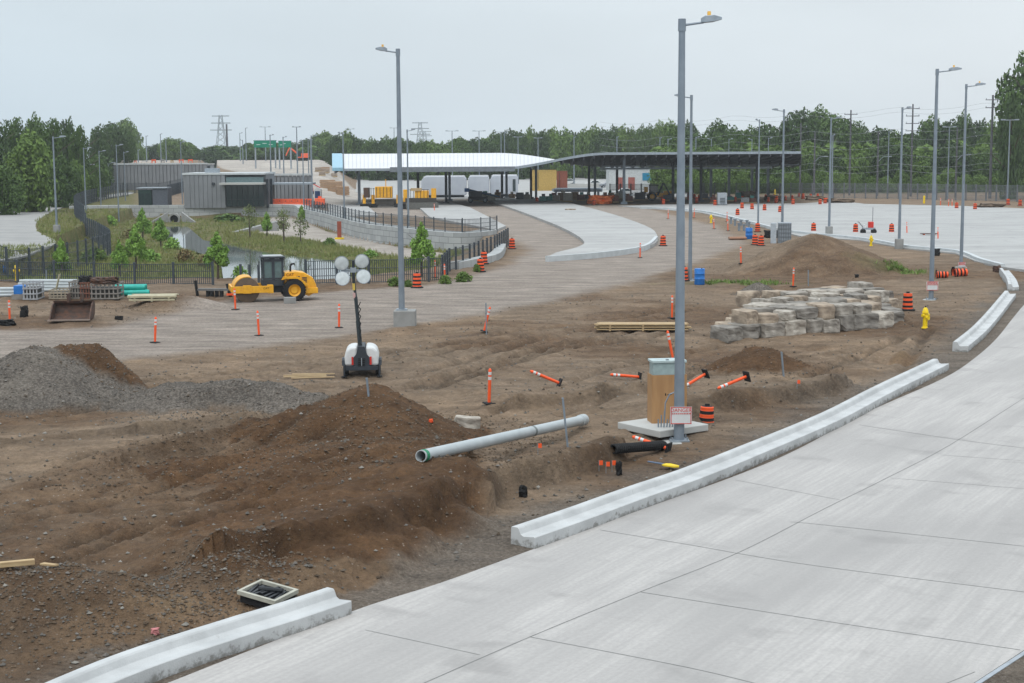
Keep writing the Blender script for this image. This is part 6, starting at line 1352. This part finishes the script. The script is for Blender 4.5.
def backhoe():
    b = at(648, 201); s = b.y/F; t = thing('backhoe_loader', 'yellow and black backhoe with its dark arm bent to the right', 'backhoe', b)
    MB().box((1.6, .8, .95), (3.0, 1.3, .7)).build('chassis', yellow, t, bevel=.05); MB().box((3.6, 1.2, 1.2), (1.8, 1.3, .9)).build('engine_hood', yellow, t, bevel=.05); [wheel(t, x, y, r, .4, yellow) for x, r in ((.7, .75), (3.6, .55)) for y in (0, 1.6)]
    MB().box((1.0, .8, 1.9), (1.3, 1.2, 1.2)).build('cab_glass', glass, t); f = MB(); [f.box((1.0+x, .8+y, 1.9), (.1, .1, 1.4)) for x in (-.65, .65) for y in (-.6, .6)]; f.box((1, .8, 2.6), (1.6, 1.45, .12)); f.build('cab_frame', dark, t)
    MB().tube((1.6, .2, .9), (2.6, .2, 3.0), .2, .16, 6).build('boom', dark, t); MB().tube((2.6, .2, 3.0), (3.7, .2, 1.1), .15, .12, 6).build('dipper', dark, t); MB().prism([(3.5, 1.2), (3.4, .6), (3.9, .2), (4.4, .4), (4.1, 1.2)], -.1, .5, 'Y').build('bucket', dark, t)
    MB().box((-.3, .6, 1.9), (.6, .9, .9)).build('loader_tower', yellow, t)
backhoe()
# generator box, dumpster, small clutter
b = at(718, 206); s = b.y/F; t = thing('generator', 'light grey generator box under the right part of the dark roof', 'generator', b); MB().box((4.5*s, .7, 6.7*s), (9*s, 1.3, 12.5*s)).build('case', mat('gen_grey', (.32, .35, .38), .5), t, bevel=.03); g_ = MB(); [g_.box((4.5*s, .02, (3+k*1.5)*s), (5*s, .06, .08)) for k in range(4)]; g_.build('louvre', dark, t); MB().box((4.5*s, .7, .1), (9.5*s, 1.4, .2)).build('skid', dark, t)
p = atz(702, 192); t = thing('dumpster', 'small green dumpster behind the dark roof columns', 'dumpster', p); s = p.y/F; MB().prism([(0, .4), (-.3, 1.2), (.1, 1.35), (7.5*s, 1.35), (7.9*s, 1.2), (7.3*s, .4)], 0, 1.6, 'Y').build('bin', mat('bin_green', (.03, .20, .10), .5), t); MB().box((3.7*s, .8, 1.42), (7.6*s, 1.6, .08)).build('lid', mat('bin_lid', (.07, .3, .16), .5), t); [MB().tube((x, .2, .2), (x, .35, .2), .2, .2, 8).build('castor', black, t) for x in (.4, 6.5*s)]
# rows of barriers left, right of the building
om = mat('barrier_orange', (.82, .13, .05), .55)
def jbar(px, by, label, m=om, w=1.9, h=1.0):
    b = at(px, by) if by > 0 else Vector((0, 0, 0)); t = thing('plastic_barrier', label, 'barrier', b, random.uniform(-.1, .1), 'orange plastic barriers by the glass corner')
    MB().prism([(-.28, 0), (-.28, .2), (-.12, .45), (-.09, h), (.09, h), (.12, .45), (.28, .2), (.28, 0)], -w/2, w/2, 'X').build('body', m, t); MB().box((0, 0, h*.7), (w*.12, .26, .15)).build('slot', dark, t)
for k in range(8):
    y_ = at(268+k*6, 206.5); 
    jbar(268+k*6, 206.5, f'orange plastic barrier, {ordw(k)} from the left in the row right of the glass-cornered building', h=1.2, w=1.02*6*y_.y/F*.98)
t = thing('portable_toilet', 'white and dark blue portable toilet near the wall corner', 'portable toilet', at(315, 203), 0); MB().box((.45, .6, 1.15), (1.2, 1.2, 2.3)).build('cabin', white, t, bevel=.04); MB().box((.45, -.02, 1.2), (.85, .08, 1.6)).build('door', mat('navy', (.02, .05, .14), .5), t); MB().prism([(-.2, 2.3), (.45, 2.6), (1.1, 2.3)], 0, 1.2, 'Y').build('roof', white, t)
t = thing('orange_compressor', 'orange wheeled compressor in front of the portable toilet', 'compressor', at(315, 208.5), 0); MB().box((.7, .5, 1.0), (1.5, 1.0, 1.0)).build('housing', om, t, bevel=.06); [wheel(t, x, y, .32, .22) for x in (.3, 1.2) for y in (0, 1.0)]; MB().box((.7, .5, 1.65), (.5, .4, .35)).build('top_cowl', om, t); MB().tube((-.1, .5, .5), (-.9, .5, .4), .05, .05, 6).build('drawbar', dark, t)
p = atd(305, 180, 285); z = T(p.x, p.y); t = thing('red_lift', 'red compact lift at the foot of the ramp left of the lumber', 'machine', (p.x, p.y, z)); MB().box((.6, .5, .8), (1.6, 1.0, .9)).build('base', red, t, bevel=.05); [wheel(t, x, y, .35, .25) for x in (.1, 1.2) for y in (0, 1.0)]; MB().tube((.3, .5, 1.2), (.6, .5, 2.6), .18, .18, 8).build('mast', red, t); MB().box((.3, .5, 2.2), (.9, .8, .9)).build('seat_cab', red, t); MB().tube((.6, .5, 2.4), (2.7, .5, 1.2), .1, .1, 6).build('arm', red, t)
for k, (px, py, L, n, l) in enumerate([(327, 190, 3.0, 5, 5), (335, 191, 3.0, 5, 6), (343, 192, 2.6, 5, 5), (325, 183, 2.5, 4, 4)]):
    p = atz(px, py, 1.0); z = T(p.x, p.y); t = thing('timber_stack', ['leftmost tan timber bundle behind the portable toilet', 'middle tan timber bundle at the foot of the ramp', 'right tan timber bundle next to the canopy end', 'dark tan timber heap on the ramp side'][k], 'timber stack', (p.x, p.y, z), .1*k)
    for j in range(l): 
        for i in range(n): MB().box((0, i*.45, .2+j*.34), (L*random.uniform(.85, 1), .4, .28)).build('beam', mat('tan_timber', (.36, .23, .14), .8), t)
# clutter on the elevated road: jersey barriers, stacks
for k in range(9):
    px = 126+k*9.2; p = atd(px, 160, 375+random.uniform(0, 30)); z = T(p.x, p.y); t = thing('site_barricade', f'small orange or grey barricade on the elevated road, {ordw(k)} from the left', 'barricade', (p.x, p.y, z), random.random(), 'barricades on the elevated road')
    m_ = random.choice([om, concl, conc, wood]); w = random.uniform(.6, 1.3); h = random.uniform(.6, 1.1); MB().box((0, 0, h*.75), (w, .15, h*.4)).build('board', m_, t); [MB().box((x*w*.4, 0, h/2), (.12, .4, h)).build('leg', m_, t) for x in (-1, 1)]
for k, (px, D) in enumerate([(262, 350), (268, 352), (275, 350), (283, 348), (318, 380), (326, 380), (334, 378), (322, 360)]):
    p = atd(px, 165, D); z = T(p.x, p.y); t = thing('rubble_pallet', f'brownish pallet load on the ramp, {ordw(k)} of the line beyond the green signs', 'pallet load', (p.x, p.y, z), .1, 'pallet loads along the ramp'); MB().box((0, 0, .15), (1.6, 1.2, .2)).build('pallet', wood, t); MB().box((0, 0, .65), (1.5, 1.1, .8), .05).build('load', mat('rubble', (.30, .24, .19), .9), t, bevel=.1)
p = atd(208, 158, 395); t = thing('site_kiosk', 'small grey kiosk on the elevated road left of the lattice pylon', 'kiosk', (p.x, p.y, T(p.x, p.y))); MB().box((0, 0, 1.2), (2.6, 2, 2.3)).build('cabin', mat('kiosk', (.28, .31, .34), .6), t); MB().box((0, 0, 2.45), (3, 2.4, .2)).build('roof', white, t); MB().box((.3, -1.02, 1.1), (.8, .06, 1.8)).build('door', dark, t)
p = atd(302.5, 160, 450); t = thing('orange_excavator', 'distant orange excavator on the ramp right of the green signs', 'excavator', (p.x, p.y, T(p.x, p.y))); MB().box((0, 0, .5), (3.4, 2.4, .8)).build('tracks', black, t, bevel=.1); MB().box((.3, 0, 1.6), (3.0, 2.2, 1.3)).build('house', om, t, bevel=.1); MB().box((-.8, -.6, 2.1), (1.2, 1.1, 1.6)).build('cab', glass, t); MB().tube((-1, 0, 1.8), (-3.6, 0, 4.0), .25, .2, 6).build('boom', om, t); MB().tube((-3.6, 0, 4.0), (-4.8, 0, 1.6), .2, .15, 6).build('stick', om, t)
# clutter line under the canopy: pallets / drums / cones
rr = random.Random(12)
cl = [(x, rr.uniform(199, 203.5)) for x in (476, 484, 491, 498, 512, 520, 527, 543, 549, 555, 562, 568, 575, 581, 587, 606, 611, 616, 621, 629, 640, 668, 680, 690, 705, 713, 730, 738, 745, 752)]
cols = [mat('cl_a', (.10, .11, .13), .6), mat('cl_b', (.35, .36, .37), .6), mat('cl_c', (.30, .20, .12), .8), mat('cl_d', (.05, .22, .20), .5), mat('cl_e', (.45, .42, .36), .8), mat('cl_f', (.18, .08, .06), .8)]
for k, (px, py) in enumerate(cl):
    b = at(px, py); t = thing('material_pallet', f'small pallet of site materials under the canopy, {ordw(k)} from the left', 'pallet load', b, rr.uniform(-.3, .3), 'pallet loads under the canopy'); w = rr.uniform(.9, 1.9); h = rr.uniform(.5, 1.3)
    MB().box((0, 0, .1), (w, 1.1, .18)).build('pallet', wood, t); MB().box((0, 0, .2+h/2), (w*.92, 1.0, h)).build('load', rr.choice(cols), t, bevel=.04)
    if rr.random() < .5: MB().box((rr.uniform(-.3, .3), 0, .2+h+.2), (w*.4, .6, .4)).build('load', rr.choice(cols), t)
b = at(580, 196); t = thing('pipe_rack', 'long grey rack of steel sections behind the striped barrel under the roof', 'rack', b)
for k in range(7): MB().box((-.5+rr.uniform(-.5, .5), .4*k, 1.0+.12*(k % 3)), (9, .16, .5)).build('section', rr.choice([steel, galv, dark]), t)
for x in (-4, 0, 4): MB().box((x-.5, 1.2, .5), (.3, 3, 1.0)).build('trestle', dark, t)
# pale buildings beyond the far plaza
for px0, px1, ty, D, lab in [(609, 650, 168.5, 330, 'pale low building with small blue sign beyond the dark roof columns')]:
    a = atd(px0, ty, D); c = atd(px1, ty, D); w = c.x-a.x; t = thing('warehouse', lab, 'building', (a.x, D, 0)); MB().box((w/2, 5, a.z/2), (w, 10, a.z)).build('wall', mat('warehouse_wall', (.48, .5, .5), .7), t); MB().box((w/2, 5, a.z+.1), (w+.5, 10.5, .2)).build('roof', steel, t)
    for x in (.3, .55): MB().box((w*x, -.05, 1.4), (1.4, .1, 2.8)).build('door', mat('wh_door', (.3, .09, .07), .6), t)
    MB().box((w*.93, -.08, a.z*.62), (2.0, .1, 1.6)).build('blue_sign', mat('wh_blue', (.02, .20, .33), .5), t)
# far jersey wall lines
for k, (x0, x1, y, lab) in enumerate([(540, 640, 188, 'low pale concrete barrier line beyond the canopy')]):
    a = atz(x0, y); c = atz(x1, y-1); wall('concrete_barrier', [xy(a), xy(c)], 0, .9, .5, concl, lab, 'barrier')
# culvert under the block wall
p = atz(175, 222.5, -1.5); t = thing('culvert', 'dark round culvert mouth with splayed concrete wings below the block wall', 'culvert', p); s = p.y/F
MB().lathe([(.85, 0), (.85, .6), (.6, .6), (.6, 0), (.85, 0)], (0, -.6, .5), 18, R=Matrix.Rotation(-PI/2, 3, 'X')).build('pipe_ring', conc, t); MB().tube((0, .0, .5), (0, .1, .5), .62, .62, 18).build('opening', black, t)
for sg in (-1, 1): MB().prism([(0, -.3), (0, 1.5), (2.6, .2), (2.6, -.3)], 0, .3, 'Y').build('wing_wall', conc, t); 
ws = [o for o in t.children if o.name.startswith('wing_wall')]; ws[0].location = (1.0, -.3, 0); ws[0].rotation_euler = (0, 0, R_(-35)); ws[1].location = (-1.0, -.3, 0); ws[1].rotation_euler = (0, 0, R_(215))
p = atz(254, 232, -1.5); t = thing('concrete_ramp_wing', 'slanted pale concrete apron beside the back path', 'apron', p, R_(28)); MB().prism([(-3, 0), (3.2, 1.3), (3.2, 0)], -.4, .9, 'Y').build('apron', conc, t)
t = thing('wall_post', 'rusty red upright standing against the curved block wall', 'post', atz(339.5, 239, -1.4)); MB().box((0, 0, 1.0), (.45, .3, 2.0)).build('post', mat('post_red', (.28, .07, .04), .7), t); MB().box((0, 0, .08), (1.0, .6, .2)).build('foot', hydy, t)
# rebar stubs and form board on the lower right slab edge
a = atz(974, 684); c = atz(1040, 641); d = (c-a).normalized(); n = Vector((d.y, -d.x, 0))
t = thing('form_board', 'steel-faced form strip along the bottom right slab edge', 'form', a); MB().add([(0, 0, -.2), d*3.2+Vector((0, 0, -.2)), d*3.2+n*.08+Vector((0, 0, -.2)), n*.08+Vector((0, 0, -.2)), (0, 0, .012), d*3.2+Vector((0, 0, .012)), d*3.2+n*.08+Vector((0, 0, .012)), n*.08+Vector((0, 0, .012))], [(0, 1, 2, 3), (4, 5, 6, 7), (0, 1, 5, 4), (3, 2, 6, 7), (0, 3, 7, 4), (1, 2, 6, 5)]).build('strip', mat('form_grey', (.3, .33, .36), .5), t)
for k in range(5):
    q = a+d*(.55+.42*k)+n*.08; o = MB().tube(q+Vector((0, 0, -.06)), q+n*.55+Vector((0, 0, -.05)), .012, .012, 6).tube(q+Vector((0, 0, -.06)), q+n*.05+Vector((0, 0, -.06)), .03, .03, 8).build('rebar_dowel', galv); tag(o, f'thin steel dowel sticking out of the bottom right slab edge, {ordw(k)} from the bottom', 'rebar', 'dowels at the slab edge')
for k, (px, py, w, h) in enumerate([(748, 199, 2.8, 1.5), (774, 201, 2.4, 1.1), (842, 203, 3.0, .9), (815, 200, 2.4, .8), (990, 208, 2.6, .8)]):
    o = rag(px, py, 1.0, ['brown earth heap under the right end of the dark roof', 'brown earth heap left of the striped barrel pair', 'low brown earth heap beyond the plaza left of the bollard', 'low brown earth heap beyond the plaza under the utility pole', 'low brown earth heap at the right end beyond the plaza'][k], m=mat('heap_soil', (.15, .11, .08), .95), name='earth_heap', sq=(w*1.4, w, h))
for k, (px, py, m_) in enumerate([(585, 187, white), (600, 188, mat('car_silver', (.25, .27, .3), .4)), (560, 185, white), (676, 189, mat('car_silver', (.25, .27, .3), .4)), (470, 181, white)]):
    p = atz(px, py); t = thing('parked_car', ['white car parked beyond the canopy near the pipe rack', 'silver car parked beyond the canopy right of the white one', 'white car near the shipping containers', 'silver car parked right of the backhoe beyond the roof', 'white car far behind the wrapped booths'][k], 'car', p, .1*k)
    MB().prism([(0, .4), (0, .85), (1.1, 1.0), (1.8, 1.5), (3.0, 1.5), (3.8, 1.0), (4.4, .9), (4.4, .4)], 0, 1.75, 'Y').build('body', m_, t, bevel=.05); MB().prism([(1.3, 1.03), (1.85, 1.43), (2.95, 1.43), (3.5, 1.03)], -.02, 1.77, 'Y').build('side_window', glass, t); [wheel(t, x, y, .34, .22) for x in (.8, 3.5) for y in (.1, 1.65)]
# ================================================================== HAZE
hz = MB().box((0, 870, 22.5), (2800, 1860, 53)).build('haze', bpy.data.materials.new('haze')); m = hz.data.materials[0]; m.use_nodes = True; t = m.node_tree; t.nodes.clear(); ou = N(t, 'ShaderNodeOutputMaterial'); pv = N(t, 'ShaderNodeVolumePrincipled'); pv.inputs['Density'].default_value = .00019; pv.inputs['Color'].default_value = (.93, .97, 1, 1); pv.inputs['Anisotropy'].default_value = .2; t.links.new(pv.outputs[0], ou.inputs['Volume']); tag(hz, None, None, None, 'stuff')
hz['kind'] = 'stuff'
